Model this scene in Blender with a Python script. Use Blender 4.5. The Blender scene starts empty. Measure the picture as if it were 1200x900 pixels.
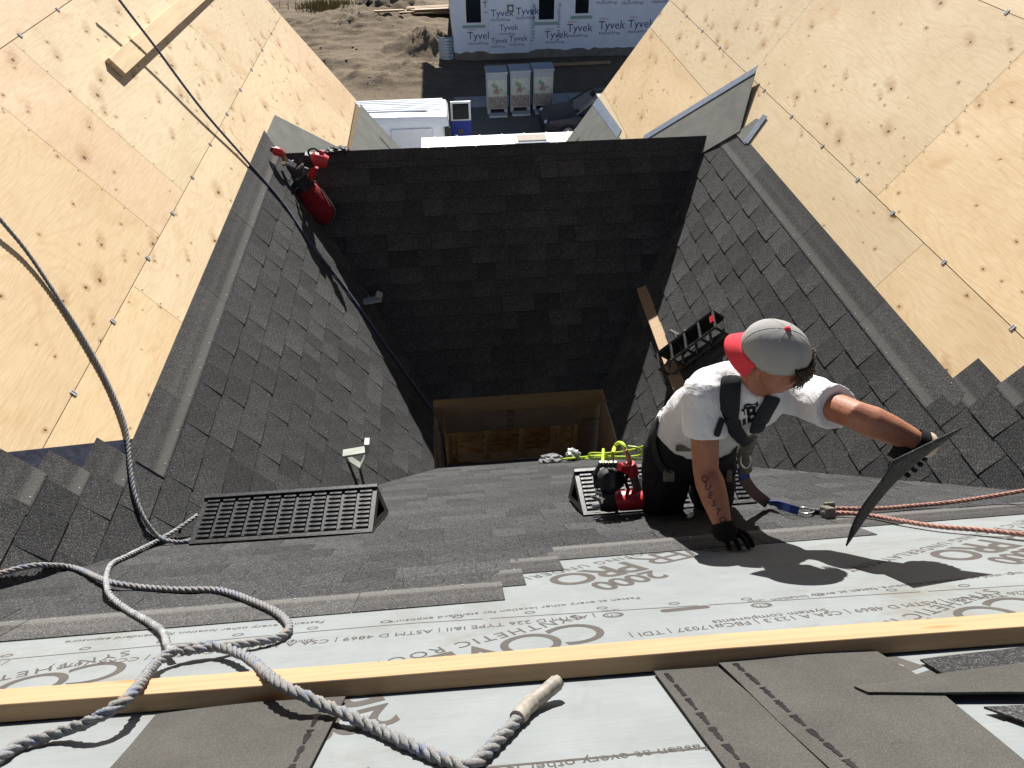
import bpy, bmesh, math, random
from mathutils import Vector, Matrix, Quaternion, noise
from mathutils.bvhtree import BVHTree
random.seed(7)
V = Vector
GZ = 11.0                                   # height of the lens above the ground
scene = bpy.context.scene
col = scene.collection

# ------------------------------------------------------------------ camera
CAM = V((0, 0, GZ))
FPX = 880.75
CF = V((0.0683, 0.7669, -0.6381)).normalized()
CR = V((0.9960, -0.0932, -0.0053)); CR = (CR - CF * CR.dot(CF)).normalized()
CD = CF.cross(CR).normalized()
cam = bpy.data.cameras.new('camera'); camo = bpy.data.objects.new('camera', cam); col.objects.link(camo)
cam.sensor_width = 36.0; cam.lens = 36.0 * FPX / 1200.0
cam.clip_start = 0.05; cam.clip_end = 3000
m3 = Matrix((CR, -CD, -CF)).transposed()
camo.matrix_world = Matrix.Translation(CAM) @ m3.to_4x4()
scene.camera = camo

# ------------------------------------------------------------------ light
SUN = V((0.05, 1.0, 0.73)).normalized()      # towards the sun
world = bpy.data.worlds.new('World'); scene.world = world; world.use_nodes = True
nt = world.node_tree; nt.nodes.clear()
sky = nt.nodes.new('ShaderNodeTexSky'); sky.sky_type = 'NISHITA'; sky.sun_disc = False
sky.sun_elevation = math.asin(SUN.z); sky.sun_rotation = math.atan2(SUN.x, SUN.y)
sky.air_density = 0.5; sky.dust_density = 0.1; sky.ozone_density = 1.2; sky.altitude = 1200
scene.cycles.max_bounces = 5; scene.cycles.diffuse_bounces = 2; scene.cycles.glossy_bounces = 2; scene.cycles.transmission_bounces = 2
bg = nt.nodes.new('ShaderNodeBackground'); bg.inputs[1].default_value = 0.05
wo = nt.nodes.new('ShaderNodeOutputWorld')
nt.links.new(sky.outputs[0], bg.inputs[0]); nt.links.new(bg.outputs[0], wo.inputs[0])
sl = bpy.data.lights.new('sun', 'SUN'); sl.energy = 5.0; sl.angle = math.radians(0.53); sl.color = (1.0, 0.96, 0.90)
so = bpy.data.objects.new('sun', sl); col.objects.link(so)
so.rotation_euler = (-SUN).to_track_quat('-Z', 'Y').to_euler(); so.location = (0, 60, 60)
scene.view_settings.view_transform = 'Standard'; scene.view_settings.look = 'None'
scene.view_settings.gamma = 1.0; scene.view_settings.use_curve_mapping = False
scene.view_settings.exposure = 1.0

# ------------------------------------------------------------------ helpers
def ray(px, py):
    return (CF + CR * ((px - 600) / FPX) + CD * ((py - 450) / FPX))
def hy(px, py, y): r = ray(px, py); return CAM + r * (y / r.y)
def hz(px, py, z): r = ray(px, py); return CAM + r * (z / r.z)      # z relative to the lens

class Plane:
    def __init__(s, o, eu, ev):
        s.o, s.eu, s.ev = V(o) + V((0, 0, GZ)), V(eu).normalized(), V(ev).normalized()
        s.n = s.eu.cross(s.ev).normalized()
        if s.n.z < 0: s.n = -s.n
    def p(s, u, v, h=0.0): return s.o + s.eu * u + s.ev * v + s.n * h
    def uv(s, X): d = X - s.o; return d.dot(s.eu), d.dot(s.ev)
    def px(s, x, y, h=0.0):
        r = ray(x, y); k = (s.o + s.n * h - CAM).dot(s.n) / r.dot(s.n); return CAM + r * k
    def pxuv(s, x, y): return s.uv(s.px(x, y))
def sc(a): return math.cos(math.radians(a)), math.sin(math.radians(a))
cN, sN = sc(39.904); cL, sL = sc(53.881); cR_, sR = sc(55.194); cB, sB = sc(48.027)
PN = Plane((0, 0, -0.816), (1, 0, 0), (0, cN, -sN))
PL = Plane((-3.4104, 0, 0), (0, 1, 0), (cL, 0, -sL))
PR = Plane((4.2798, 0, 0), (0, 1, 0), (-cR_, 0, -sR))
PB = Plane((0, 8.9715, 0), (1, 0, 0), (0, -cB, -sB))

WLOC = {}
class MB:
    def __init__(s): s.v = []; s.f = []
    def add(s, vs, fs):
        b = len(s.v); s.v += [V(p) for p in vs]; s.f += [tuple(i + b for i in f) for f in fs]; return s
    def box(s, c, ax, ay, az, hx, hy_, hz_):
        c = V(c); ax, ay, az = V(ax) * hx, V(ay) * hy_, V(az) * hz_
        vs = [c + ax * i + ay * j + az * k for k in (-1, 1) for j in (-1, 1) for i in (-1, 1)]
        return s.add(vs, [(0, 2, 3, 1), (4, 5, 7, 6), (0, 1, 5, 4), (2, 6, 7, 3), (0, 4, 6, 2), (1, 3, 7, 5)])
    def abox(s, x0, x1, y0, y1, z0, z1):
        return s.box(((x0 + x1) / 2, (y0 + y1) / 2, (z0 + z1) / 2), (1, 0, 0), (0, 1, 0), (0, 0, 1), (x1 - x0) / 2, (y1 - y0) / 2, (z1 - z0) / 2)
    def prism(s, pts, d):
        n = len(pts); d = V(d); pts = [V(p) for p in pts]
        return s.add(pts + [p + d for p in pts], [tuple(range(n - 1, -1, -1)), tuple(range(n, 2 * n))] + [(i, (i + 1) % n, n + (i + 1) % n, n + i) for i in range(n)])
    def loft(s, secs, cap=True):
        n = len(secs[0]); b = len(s.v)
        for q in secs: s.v += [V(p) for p in q]
        for k in range(len(secs) - 1):
            for i in range(n):
                j = (i + 1) % n; s.f.append((b + k * n + i, b + k * n + j, b + (k + 1) * n + j, b + (k + 1) * n + i))
        if cap:
            s.f.append(tuple(b + i for i in range(n - 1, -1, -1))); e = b + (len(secs) - 1) * n
            s.f.append(tuple(e + i for i in range(n)))
        return s
    def tube(s, pts, rad, n=8, hint=None, cap=True, power=2.0):
        pts = [V(p) for p in pts]; N = len(pts)
        if not isinstance(rad, (list, tuple)): rad = [rad] * N
        secs = []; prev = V(hint) if hint is not None else None
        for i, p in enumerate(pts):
            t = (pts[min(i + 1, N - 1)] - pts[max(i - 1, 0)]).normalized()
            if prev is None: prev = t.orthogonal()
            base = V(hint) if hint is not None else prev
            x = base - t * base.dot(t)
            if x.length < 1e-5: x = t.orthogonal()
            x.normalize(); y = t.cross(x); prev = x
            r = rad[i]; rx, ry = r if isinstance(r, (tuple, list)) else (r, r)
            q = []
            for k in range(n):
                a = 2 * math.pi * k / n; ca, sa = math.cos(a), math.sin(a)
                if power != 2.0:
                    ca = math.copysign(abs(ca) ** (2 / power), ca); sa = math.copysign(abs(sa) ** (2 / power), sa)
                q.append(p + x * (rx * ca) + y * (ry * sa))
            secs.append(q)
        return s.loft(secs, cap)
    def ball(s, c, ax, ay, az, rx, ry, rz, n=16, m=10, lo=-90, hi=90):
        c = V(c); ax, ay, az = V(ax), V(ay), V(az); secs = []
        for j in range(m + 1):
            e = math.radians(lo + (hi - lo) * j / m); ce, se = max(math.cos(e), 1e-3), math.sin(e)
            secs.append([c + ax * (rx * ce * math.cos(2 * math.pi * i / n)) + ay * (ry * ce * math.sin(2 * math.pi * i / n)) + az * (rz * se) for i in range(n)])
        return s.loft(secs)
    def build(s, name, mat, parent=None, smooth=False, uvf=None, origin=None, mats=None, fm=None):
        me = bpy.data.meshes.new(name)
        if origin is None:
            lo = [min(p[i] for p in s.v) for i in range(3)]; hi = [max(p[i] for p in s.v) for i in range(3)]
            c = V([(a + b) / 2 for a, b in zip(lo, hi)])
            if parent is None: c.z = lo[2]
        else: c = V(origin)
        me.from_pydata([p - c for p in s.v], [], s.f)
        if uvf:
            ul = me.uv_layers.new(name='UVMap')
            for lp in me.loops:
                ul.data[lp.index].uv = uvf(s.v[lp.vertex_index])
        if mat is not None: me.materials.append(mat)
        bm = bmesh.new(); bm.from_mesh(me); bmesh.ops.recalc_face_normals(bm, faces=bm.faces); bm.to_mesh(me); bm.free()
        if smooth:
            me.polygons.foreach_set('use_smooth', [True] * len(me.polygons))
            if smooth != 'full' and hasattr(me, 'set_sharp_from_angle'): me.set_sharp_from_angle(angle=math.radians(38))
        o = bpy.data.objects.new(name, me); col.objects.link(o)
        place(o, c, parent)
        return o
def place(o, c, parent=None):
    if parent is not None:
        o.parent = parent; o.location = V(c) - WLOC[parent.name]
    else: o.location = c
    WLOC[o.name] = V(c)
def tag(o, label, cat, group=None, kind=None):
    if label: o['label'] = label
    if cat: o['category'] = cat
    if group: o['group'] = group
    if kind: o['kind'] = kind
    return o
def thing(name, loc, label, cat, group=None):
    o = bpy.data.objects.new(name, None); col.objects.link(o); o.empty_display_size = 0.1
    place(o, V(loc)); return tag(o, label, cat, group)
def kind(o, k): o['kind'] = k; return o
def catmull(pts, step):
    pts = [V(p) for p in pts]; P = [pts[0] * 2 - pts[1]] + pts + [pts[-1] * 2 - pts[-2]]; out = []
    for i in range(1, len(P) - 2):
        a, b, c, d = P[i - 1:i + 3]; n = max(2, int((c - b).length / step))
        for k in range(n):
            t = k / n
            out.append(0.5 * ((2 * b) + (c - a) * t + (2 * a - 5 * b + 4 * c - d) * t * t + (3 * b - a - 3 * c + d) * t ** 3))
    return out + [pts[-1]]
def bevel(o, w=0.004, seg=2):
    m = o.modifiers.new('bevel', 'BEVEL'); m.width = w; m.segments = seg; m.limit_method = 'ANGLE'; return o

# ------------------------------------------------------------------ materials
class NT:
    def __init__(s, name):
        s.m = bpy.data.materials.new(name); s.m.use_nodes = True; s.t = s.m.node_tree
        s.b = s.t.nodes['Principled BSDF']; s.tc = s.t.nodes.new('ShaderNodeTexCoord')
    def n(s, typ, **kw):
        x = s.t.nodes.new('ShaderNode' + typ)
        for k, v in kw.items(): setattr(x, k, v)
        return x
    def l(s, a, b): s.t.links.new(a, b)
    def val(s, sock, v):
        if hasattr(v, 'is_linked') or isinstance(v, bpy.types.NodeSocket): s.l(v, sock)
        else: sock.default_value = v
    def noise(s, scale, detail=4, rough=.5, coord='Object', dist=0.0, vec=None):
        x = s.n('TexNoise'); x.inputs['Scale'].default_value = scale; x.inputs['Detail'].default_value = detail
        x.inputs['Roughness'].default_value = rough; x.inputs['Distortion'].default_value = dist
        s.l(vec if vec is not None else s.tc.outputs[coord], x.inputs['Vector']); return x.outputs['Fac']
    def ramp(s, fac, stops):
        r = s.n('ValToRGB'); e = r.color_ramp.elements
        while len(e) < len(stops): e.new(0.5)
        for q, (p, c) in zip(e, stops):
            q.position = p; q.color = (*c, 1) if len(c) == 3 else c
        s.l(fac, r.inputs[0]); return r.outputs[0]
    def mix(s, fac, a, b, mode='MIX'):
        x = s.n('MixRGB', blend_type=mode); s.val(x.inputs[0], fac)
        for i, q in ((1, a), (2, b)):
            if isinstance(q, bpy.types.NodeSocket): s.l(q, x.inputs[i])
            else: x.inputs[i].default_value = (*q, 1)
        return x.outputs[0]
    def math(s, op, a, b=None, c=None):
        x = s.n('Math', operation=op); s.val(x.inputs[0], a)
        if b is not None: s.val(x.inputs[1], b)
        if c is not None: s.val(x.inputs[2], c)
        return x.outputs[0]
    def mapr(s, v, a, b, c, d):
        x = s.n('MapRange'); s.l(v, x.inputs[0])
        for i, q in enumerate((a, b, c, d)): x.inputs[i + 1].default_value = q
        return x.outputs[0]
    def bump(s, h, strength=.3, dist=.01):
        x = s.n('Bump'); x.inputs['Strength'].default_value = strength; x.inputs['Distance'].default_value = dist
        s.l(h, x.inputs['Height']); s.l(x.outputs[0], s.b.inputs['Normal'])
    def out(s, c, rough=.8, spec=.3, metal=0.0):
        s.val(s.b.inputs['Base Color'], c if isinstance(c, bpy.types.NodeSocket) else (*c, 1))
        s.val(s.b.inputs['Roughness'], rough); s.b.inputs['Specular IOR Level'].default_value = spec; s.b.inputs['Metallic'].default_value = metal
        return s.m
def simple(name, c, rough=.6, spec=.35, metal=0.0, var=.18, scale=14, bump=0.0, bscale=60, fine=0.0):
    k = NT(name); c = V(c)
    f = k.noise(scale, 5, .6)
    cc = k.ramp(f, [(.25, tuple(c * (1 - var))), (.75, tuple(V([min(1, q) for q in c * (1 + var)])))])
    if fine: cc = k.mix(fine, cc, k.ramp(k.noise(bscale * 2, 2, .7), [(.3, tuple(c * .5)), (.7, tuple(V([min(1, q) for q in c * 1.6])))]))
    if bump: k.bump(k.noise(bscale, 4, .6), bump, .01)
    r = k.mapr(k.noise(scale * 1.7, 3), .3, .7, max(.05, rough - .08), min(1, rough + .08))
    return k.out(cc, r, spec, metal)

def cloth_early(name, c): return simple(name, c, .85, .15, var=.35, scale=25, bump=.6, bscale=30)
def shingle_mat(name, tone=1.0, warm=0.0, strip=False):
    k = NT(name)
    g = k.noise(170, 3, .9)
    g2 = k.noise(55, 5, .9)
    base = k.ramp(g, [(.38, (.004, .004, .005)), (.49, (.032, .033, .035)), (.57, (.075, .077, .080)), (.66, (.34, .34, .34))])
    base2 = k.ramp(g2, [(.32, (.014, .0145, .016)), (.68, (.098, .10, .104))])
    c = k.mix(.4, base, base2)
    rnd = k.n('NewGeometry').outputs['Random Per Island']
    oi = k.n('ObjectInfo').outputs['Random']
    r = k.math('FRACT', k.math('ADD', rnd, oi))
    tn = k.ramp(r, [(0, (.72 * tone,) * 3), (.3, (.9 * tone,) * 3), (.75, (1.05 * tone, 1.05 * tone, 1.04 * tone)), (1, (1.28 * tone, 1.28 * tone, 1.26 * tone))])
    c = k.mix(1.0, c, tn, 'MULTIPLY')
    wear = k.noise(2.3, 5, .6, dist=.4)
    c = k.mix(1.0, c, k.ramp(wear, [(.3, (.8, .8, .8)), (.7, (1.2, 1.18, 1.15))]), 'MULTIPLY')
    if strip:
        sep = k.n('SeparateXYZ'); k.l(k.tc.outputs['UV'], sep.inputs[0])
        yy = k.math('ADD', sep.outputs[1], k.math('MULTIPLY', k.math('SUBTRACT', k.noise(30, 3), .5), .012))
        band = k.ramp(yy, [(0, (.0, .0, .0)), (.012, (1, 1, 1)), (.045, (.75, .75, .75)), (.062, (.10, .10, .10)), (.09, (.0, .0, .0)), (.115, (.22, .22, .22)), (.15, (0, 0, 0))])
        c = k.mix(k.math('MULTIPLY', band, .55), c, (.19, .187, .18))
        c = k.mix(.07, c, (.15, .13, .10))
    k.bump(g, .9, .004)
    return k.out(c, .92, .18)
def plywood_mat(name, tint, kp_=.42):
    k = NT(name)
    sep = k.n('SeparateXYZ'); k.l(k.tc.outputs['UV'], sep.inputs[0])
    oi = k.n('ObjectInfo').outputs['Random']
    off = k.math('MULTIPLY', oi, 37.0)
    def co(su, sv):
        c = k.n('CombineXYZ'); k.l(k.math('ADD', k.math('MULTIPLY', sep.outputs[0], su), off), c.inputs[0])
        k.l(k.math('ADD', k.math('MULTIPLY', sep.outputs[1], sv), off), c.inputs[1]); return c.outputs[0]
    big = k.noise(1.0, 4, .55, vec=co(.9, 1.6), dist=.8)
    c = k.ramp(big, [(.28, (.60, .465, .30)), (.48, (.70, .565, .385)), (.72, (.775, .655, .475))])
    # cathedral grain from contour lines of a stretched noise field
    gf = k.noise(1.0, 2, .45, vec=co(.8, 4.5), dist=.6)
    rings = k.math('PINGPONG', k.math('MULTIPLY', gf, 26.0), 1.0)
    c = k.mix(k.math('MULTIPLY', k.math('POWER', rings, 3.0), .30), c, (.50, .34, .18))
    fib = k.noise(1.0, 4, .7, vec=co(7, 210))
    c = k.mix(.38, c, k.ramp(fib, [(.32, (.44, .315, .18)), (.68, (.84, .725, .55))]))
    # knots: distorted voronoi cells, only some of them kept
    def knots(scale, keep, r0, r1, sv=1.45, sh=(0, 0)):
        w0 = k.n('VectorMath', operation='ADD'); k.l(co(scale, scale * sv), w0.inputs[0]); w0.inputs[1].default_value = (sh[0], sh[1], 0)
        w = k.n('VectorMath', operation='ADD'); k.l(w0.outputs[0], w.inputs[0])
        ns = k.n('TexNoise'); ns.inputs['Scale'].default_value = 2.2; k.l(co(scale, scale), ns.inputs['Vector'])
        sc_ = k.n('VectorMath', operation='SCALE'); k.l(ns.outputs['Color'], sc_.inputs[0]); sc_.inputs[3].default_value = .22
        k.l(sc_.outputs[0], w.inputs[1])
        vo = k.n('TexVoronoi', voronoi_dimensions='2D'); vo.inputs['Scale'].default_value = 1.0; k.l(w.outputs[0], vo.inputs['Vector'])
        sp = k.n('SeparateColor'); k.l(vo.outputs['Color'], sp.inputs[0])
        kp = k.math('LESS_THAN', sp.outputs[0], keep)
        size = k.math('ADD', .45, sp.outputs[1])
        d = k.math('DIVIDE', vo.outputs['Distance'], size)
        core = k.math('MULTIPLY', k.mapr(d, r0 * .55, r0, 1, 0), kp)
        halo = k.math('MULTIPLY', k.mapr(d, r0, r1, .7, 0), kp)
        return core, halo
    c1, h1 = knots(3.4, kp_, .048, .20); c2, h2 = knots(7.5, .14, .060, .2); _, h3 = knots(3.4, kp_, .06, .22, sh=(-.12, .09)); _, h4 = knots(3.4, kp_, .05, .20, sh=(-.24, .18)); h1 = k.math('MAXIMUM', h1, k.math('MAXIMUM', k.math('MULTIPLY', h3, .8), k.math('MULTIPLY', h4, .5)))
    h = k.math('MAXIMUM', h1, h2); hb = k.noise(1.0, 5, .75, vec=co(20, 46))
    c = k.mix(k.math('MULTIPLY', k.math('MULTIPLY', h, hb), 1.6), c, (.36, .20, .085))
    c = k.mix(k.math('MULTIPLY', k.math('MAXIMUM', c1, c2), .92), c, (.085, .040, .016))
    st = k.noise(1.0, 3, .6, vec=co(1.6, 2.4), dist=1.5)
    c = k.mix(k.mapr(st, .60, .72, 0, .32), c, (.52, .31, .13))
    c = k.mix(1.0, c, tint, 'MULTIPLY')
    c = k.mix(1.0, c, k.ramp(oi, [(0, (.9, .9, .9)), (1, (1.06, 1.06, 1.06))]), 'MULTIPLY')
    hgt = k.math('SUBTRACT', fib, k.math('MAXIMUM', c1, c2)); k.bump(hgt, .3, .003)
    return k.out(c, .7, .2)
def lumber_mat(name, c0, axis=0, tint=1.0):
    k = NT(name); mp = k.n('Mapping'); k.l(k.tc.outputs['Object'], mp.inputs[0])
    s_ = [60, 60, 60]; s_[axis] = 2.5; mp.inputs['Scale'].default_value = s_
    f = k.noise(1.0, 5, .65, vec=mp.outputs[0], dist=.3); c0 = V(c0) * tint
    c = k.ramp(f, [(.25, tuple(c0 * .74)), (.5, tuple(c0)), (.8, tuple(c0 * 1.12))])
    mp2 = k.n('Mapping'); k.l(k.tc.outputs['Object'], mp2.inputs[0]); s2 = [16, 16, 16]; s2[axis] = 4.0; mp2.inputs['Scale'].default_value = s2
    vo = k.n('TexVoronoi'); vo.inputs['Scale'].default_value = 1.0; k.l(mp2.outputs[0], vo.inputs['Vector'])
    kn = k.mapr(vo.outputs['Distance'], .10, .24, 1, 0)
    sp = k.n('SeparateColor'); k.l(vo.outputs['Color'], sp.inputs[0])
    kn = k.math('MULTIPLY', kn, k.math('LESS_THAN', sp.outputs[0], .3))
    c = k.mix(k.math('MULTIPLY', kn, .75), c, (.36, .15, .045))
    k.bump(f, .2, .003)
    return k.out(c, .68, .25)

M = {}
M['shingle'] = shingle_mat('shingle_granules', .95)
M['strip'] = shingle_mat('shingle_headlap', 1.02, strip=True)
M['loose'] = None
M['ply'] = plywood_mat('plywood', (1.0, .975, .905), .36); M['ply_pink'] = plywood_mat('plywood_pinkish', (1.01, .935, .87), .22)
M['ply_grey'] = plywood_mat('plywood_weathered', (.95, .945, .89), .55); M['ply_gold'] = plywood_mat('plywood_golden', (1.02, .955, .83), .22)
M['spruce'] = lumber_mat('spruce_lumber', (.385, .258, .145), 0)
M['spruce_y'] = lumber_mat('spruce_lumber_long', (.66, .50, .30), 1)
M['stud'] = lumber_mat('stud_lumber', (.80, .50, .22), 2)
M['clip'] = simple('galvanised_clip', (.50, .51, .52), .5, .5, .25)
M['blue_membrane'] = simple('blue_black_membrane', (.016, .020, .040), .4, .4, var=.7, scale=22, bump=.3, bscale=40)
M['grey_membrane'] = simple('grey_membrane', (.165, .17, .155), .75, .2, var=.22, scale=5, bump=.15, bscale=25)
M['membrane_edge'] = simple('membrane_release_edge', (.20, .235, .30), .5, .3, var=.2, scale=20)
M['deck'] = simple('deck_underside', (.22, .15, .08), .9)
M['ink'] = simple('print_ink', (.075, .068, .062), .8, .2, var=.15)
M['paper_pale'] = simple('pale_print', (.24, .24, .23), .8, .2)
def under_mat():
    k = NT('synthetic_underlayment')
    f = k.noise(5, 6, .65, dist=.3); c = k.ramp(f, [(.25, (.168, .182, .184)), (.6, (.208, .226, .230)), (.8, (.230, .247, .251))])
    mp = k.n('Mapping'); k.l(k.tc.outputs['Object'], mp.inputs[0]); mp.inputs['Scale'].default_value = (9, 160, 160)
    s2 = k.noise(1.0, 4, .7, vec=mp.outputs[0]); c = k.mix(.18, c, k.ramp(s2, [(.3, (.135, .145, .146)), (.7, (.265, .284, .287))]))
    d = k.noise(2.1, 5, .7, dist=.8); c = k.mix(k.mapr(d, .54, .70, 0, .6), c, (.15, .138, .115))
    k.bump(k.math('ADD', k.math('MULTIPLY', s2, .25), k.noise(7, 3, .5)), .35, .008)
    return k.out(c, .62, .25)
M['under'] = under_mat()
def loose_mat():
    k = NT('shingle_back'); g = k.noise(420, 2, .9); f = k.noise(6, 4, .6)
    c = k.ramp(g, [(.3, (.044, .043, .040)), (.55, (.073, .071, .066)), (.75, (.135, .131, .123))])
    c = k.mix(1.0, c, k.ramp(f, [(.3, (.82, .82, .8)), (.7, (1.12, 1.1, 1.06))]), 'MULTIPLY'); k.bump(g, .4, .002)
    return k.out(c, .9, .15)
M['loose'] = loose_mat()
M['tar'] = simple('tar_adhesive', (.012, .012, .013), .3, .5)
M['black_plastic'] = simple('black_plastic', (.013, .0135, .015), .42, .4, var=.3, scale=40)
M['black_plastic_lighter'] = simple('lighter_black_plastic', (.034, .035, .038), .32, .45, var=.35, scale=60)  # lighter copy of the black plastic; wedge rung highlights put into its colour
M['foam'] = simple('foam_pad', (.42, .38, .32), .9, .1, var=.25, scale=30, bump=.3, bscale=80)
M['rope_grey'] = simple('grey_blue_rope', (.31, .315, .325), .9, .1, var=.5, scale=34, bump=.5, bscale=260)
def rope_mat(name, base, blue, fleck):
    k = NT(name); a = k.noise(26, 4, .6); b = k.noise(60, 3, .6, dist=.5); f = k.noise(420, 3, .8)
    c = k.ramp(a, [(.35, tuple(V(base) * .8)), (.5, base), (.62, blue)]); c = k.mix(k.mapr(b, .60, .68, 0, .8), c, fleck)
    c = k.mix(1.0, c, k.ramp(f, [(.3, (.6, .6, .6)), (.7, (1.3, 1.3, 1.3))]), 'MULTIPLY'); k.bump(f, .8, .004); return k.out(c, .95, .05)
M['rope_grey'] = rope_mat('worn_grey_rope', (.31, .308, .302), (.23, .26, .335), (.42, .27, .19))
M['rope_pale'] = simple('pale_rope', (.30, .305, .31), .9, .1, var=.5, scale=30, bump=.5, bscale=260)
M['rope_pink'] = simple('pink_rope', (.38, .215, .18), .9, .1, var=.35, scale=50, bump=.5, bscale=260)
M['rope_dark'] = simple('dark_blue_rope', (.10, .11, .165), .7, .25, var=.5, scale=60)
M['tape'] = simple('beige_tape', (.27, .245, .205), .55, .35, var=.35, scale=45)
M['steel_white'] = simple('white_steel', (.36, .39, .35), .4, .4, var=.12)
M['steel'] = simple('bright_steel', (.5, .5, .5), .3, .5, .9)
M['red'] = simple('red_plastic', (.46, .025, .035), .38, .45, var=.2, scale=30)
M['red_fabric'] = cloth_early('red_pouch_fabric', (.17, .010, .016))  # darker copy of the red; shade on the pouch is put into the colour
M['dark_rubber'] = simple('dark_rubber', (.02, .02, .022), .6, .3, var=.3, scale=50)
M['grey_rubber'] = simple('grey_rubber', (.10, .10, .10), .7, .2)
M['hose'] = simple('lime_hose', (.46, .62, .06), .45, .4, var=.12)
M['webbing'] = simple('black_webbing', (.018, .020, .026), .75, .25, var=.4, scale=60, bump=.4, bscale=300)
M['webbing_teal'] = simple('slate_webbing', (.013, .017, .023), .7, .25, var=.3, scale=60, bump=.4, bscale=300)
M['webbing_brown'] = simple('brown_webbing', (.13, .085, .08), .8, .2, var=.3, scale=60)
M['webbing_blue'] = simple('blue_webbing', (.035, .06, .22), .7, .25)

# ------------------------------------------------------------------ roof slopes
def clip(poly, hps):
    for a, b, c in hps:
        out = []
        for i in range(len(poly)):
            p, q = poly[i], poly[(i + 1) % len(poly)]
            dp, dq = a * p[0] + b * p[1] - c, a * q[0] + b * q[1] - c
            if dp <= 0: out.append(p)
            if (dp < 0 < dq) or (dq < 0 < dp):
                t = dp / (dp - dq); out.append((p[0] + t * (q[0] - p[0]), p[1] + t * (q[1] - p[1])))
        poly = out
        if len(poly) < 3: return []
    return poly
def area(poly): return abs(sum(p[0] * q[1] - q[0] * p[1] for p, q in zip(poly, poly[1:] + poly[:1]))) / 2
def slab(P, poly, h0, h1, name, mat, parent, uvf=True):
    mb = MB(); mb.prism([P.p(u, v, h0) for u, v in poly], P.n * (h1 - h0))
    return mb.build(name, mat, parent, uvf=(lambda X: P.uv(X)) if uvf else None)
def wedge_tab(mb, P, poly, vb, vt, hb, ht, lift=0.0):
    def h(v): return ht + (hb - ht) * (v - vt) / (vb - vt)
    n = len(poly)
    top = [P.p(u, v, h(v)) for u, v in poly]; bot = [P.p(u, v, 0.0006) for u, v in poly]
    mb.add(top + bot, [tuple(range(n))] + [(i, n + i, n + (i + 1) % n, (i + 1) % n) for i in range(n)])
def courses(P, parent, specs, exp, seed, limit=300, wmin=.10, wmax=.27, hs=1.0):
    """specs: list of (v_nail, u0, u1, halfplanes); every tab is a piece of its own"""
    rng = random.Random(seed); tabs = []
    for vn, u0, u1, hps in specs:
        u = u0 - rng.random() * .2; vb = vn + exp; k = 0
        while u < u1:
            w = rng.uniform(wmin, wmax); k += 1
            poly = [(u, vn - .022), (u + w - .0012, vn - .022), (u + w - .0012, vb), (u, vb)]
            jit = rng.uniform(-.004, .004) if k % 2 else -.002
            poly = [(a, b + (jit if b == vb else 0)) for a, b in poly]
            poly = clip(poly, hps + [(-1, 0, -u0), (1, 0, u1)])
            if len(poly) > 2 and area(poly) > .0006:
                hb = (.0108 if k % 2 else .0072) + rng.uniform(0, .0016)
                hb = .0045 + (hb - .0045) * hs
                c = P.p(sum(a for a, b in poly) / len(poly), sum(b for a, b in poly) / len(poly))
                d = c - CAM; tabs.append((area(poly) * abs(d.dot(P.n)) / d.length ** 3, poly, vb, vn - .022, hb))
            u += w
    tabs.sort(key=lambda t: -t[0])
    rest = MB()
    for i, (_, poly, vb, vt, hb) in enumerate(tabs):
        if i < limit:
            mb = MB(); wedge_tab(mb, P, poly, vb, vt, hb, .0035); mb.build('shingle', M['shingle'], parent)
        else: wedge_tab(rest, P, poly, vb, vt, hb, .0035)
    if rest.v: kind(rest.build('small_shingles', M['shingle'], parent), 'stuff')
    return len(tabs)
def headlap(P, parent, vn, u0, u1, hps, width=.2, seed=1, h=.0075):
    """bare upper strip of the last course laid, in metre-long shingles, with the nails along its edge"""
    rng = random.Random(seed); u = u0 - rng.random() * .5
    while u < u1:
        w = 1.0; a, b = max(u, u0), min(u + w - .003, u1)
        if b - a > .04:
            poly = clip([(a, vn - width), (b, vn - width), (b, vn + .004), (a, vn + .004)], hps)
            if len(poly) > 2:
                n_ = 1 + int((b - a) / .12); rows = []
                mb = MB()
                hh = h + rng.uniform(0, .002)
                def top(q): return P.p(q[0], q[1], hh * (.55 + .45 * (1 - (vn - q[1]) / width)) + .0022 * noise.noise(V((q[0] * 7, q[1] * 7, seed))))
                m = len(poly); mb.add([top(q) for q in poly] + [P.p(q[0], q[1], .001) for q in poly], [tuple(range(m))] + [(i, m + i, m + (i + 1) % m, (i + 1) % m) for i in range(m)])
                o = mb.build('shingle_headlap', M['strip'], parent, uvf=lambda X: (P.uv(X)[0], vn - P.uv(X)[1]))
                q = a + .08
                while q < b:
                    if not any(x * q + y * vn > z for x, y, z in hps):
                        nb = MB(); nb.tube([P.p(q, vn - .018, hh - .001), P.p(q, vn - .018, hh + .0015)], .0034, 8); nb.build('nail_head', M['clip'], o)
                    q += .24
        u += w
NEAR_L = (-1, .966, .976 + .004); FAR_L = (1, .7266, 8.9715 - .006)
NEAR_R = (-1, .982, .976 + .004); FAR_R = (1, .7386, 8.9715 - .006)
B_L = (-1, .5425, 3.4104 - .006); B_R = (1, .5168, 4.2798 - .006)
N_L = (-1, .4681, 2.815 - .004); N_R = (1, .446, 3.7125 - .004)

def roof(P, u, v, label, name='roof_slope'):
    return thing(name, P.p(u, v, -.05), label, 'roof')
roofN = roof(PN, .4, 2.5, 'grey shingled roof slope half covered with white printed underlayment under the roofer')
roofL = roof(PL, 5, 3, 'steep bare plywood roof slope with dark rope hanging over its lower shingles')
roofR = roof(PR, 5, 3, 'steep bare plywood roof slope rising behind the roofer, shingled along its foot')
roofB = roof(PB, .5, 4.6, 'black shingled roof slope in full shade above the framed opening')

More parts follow.
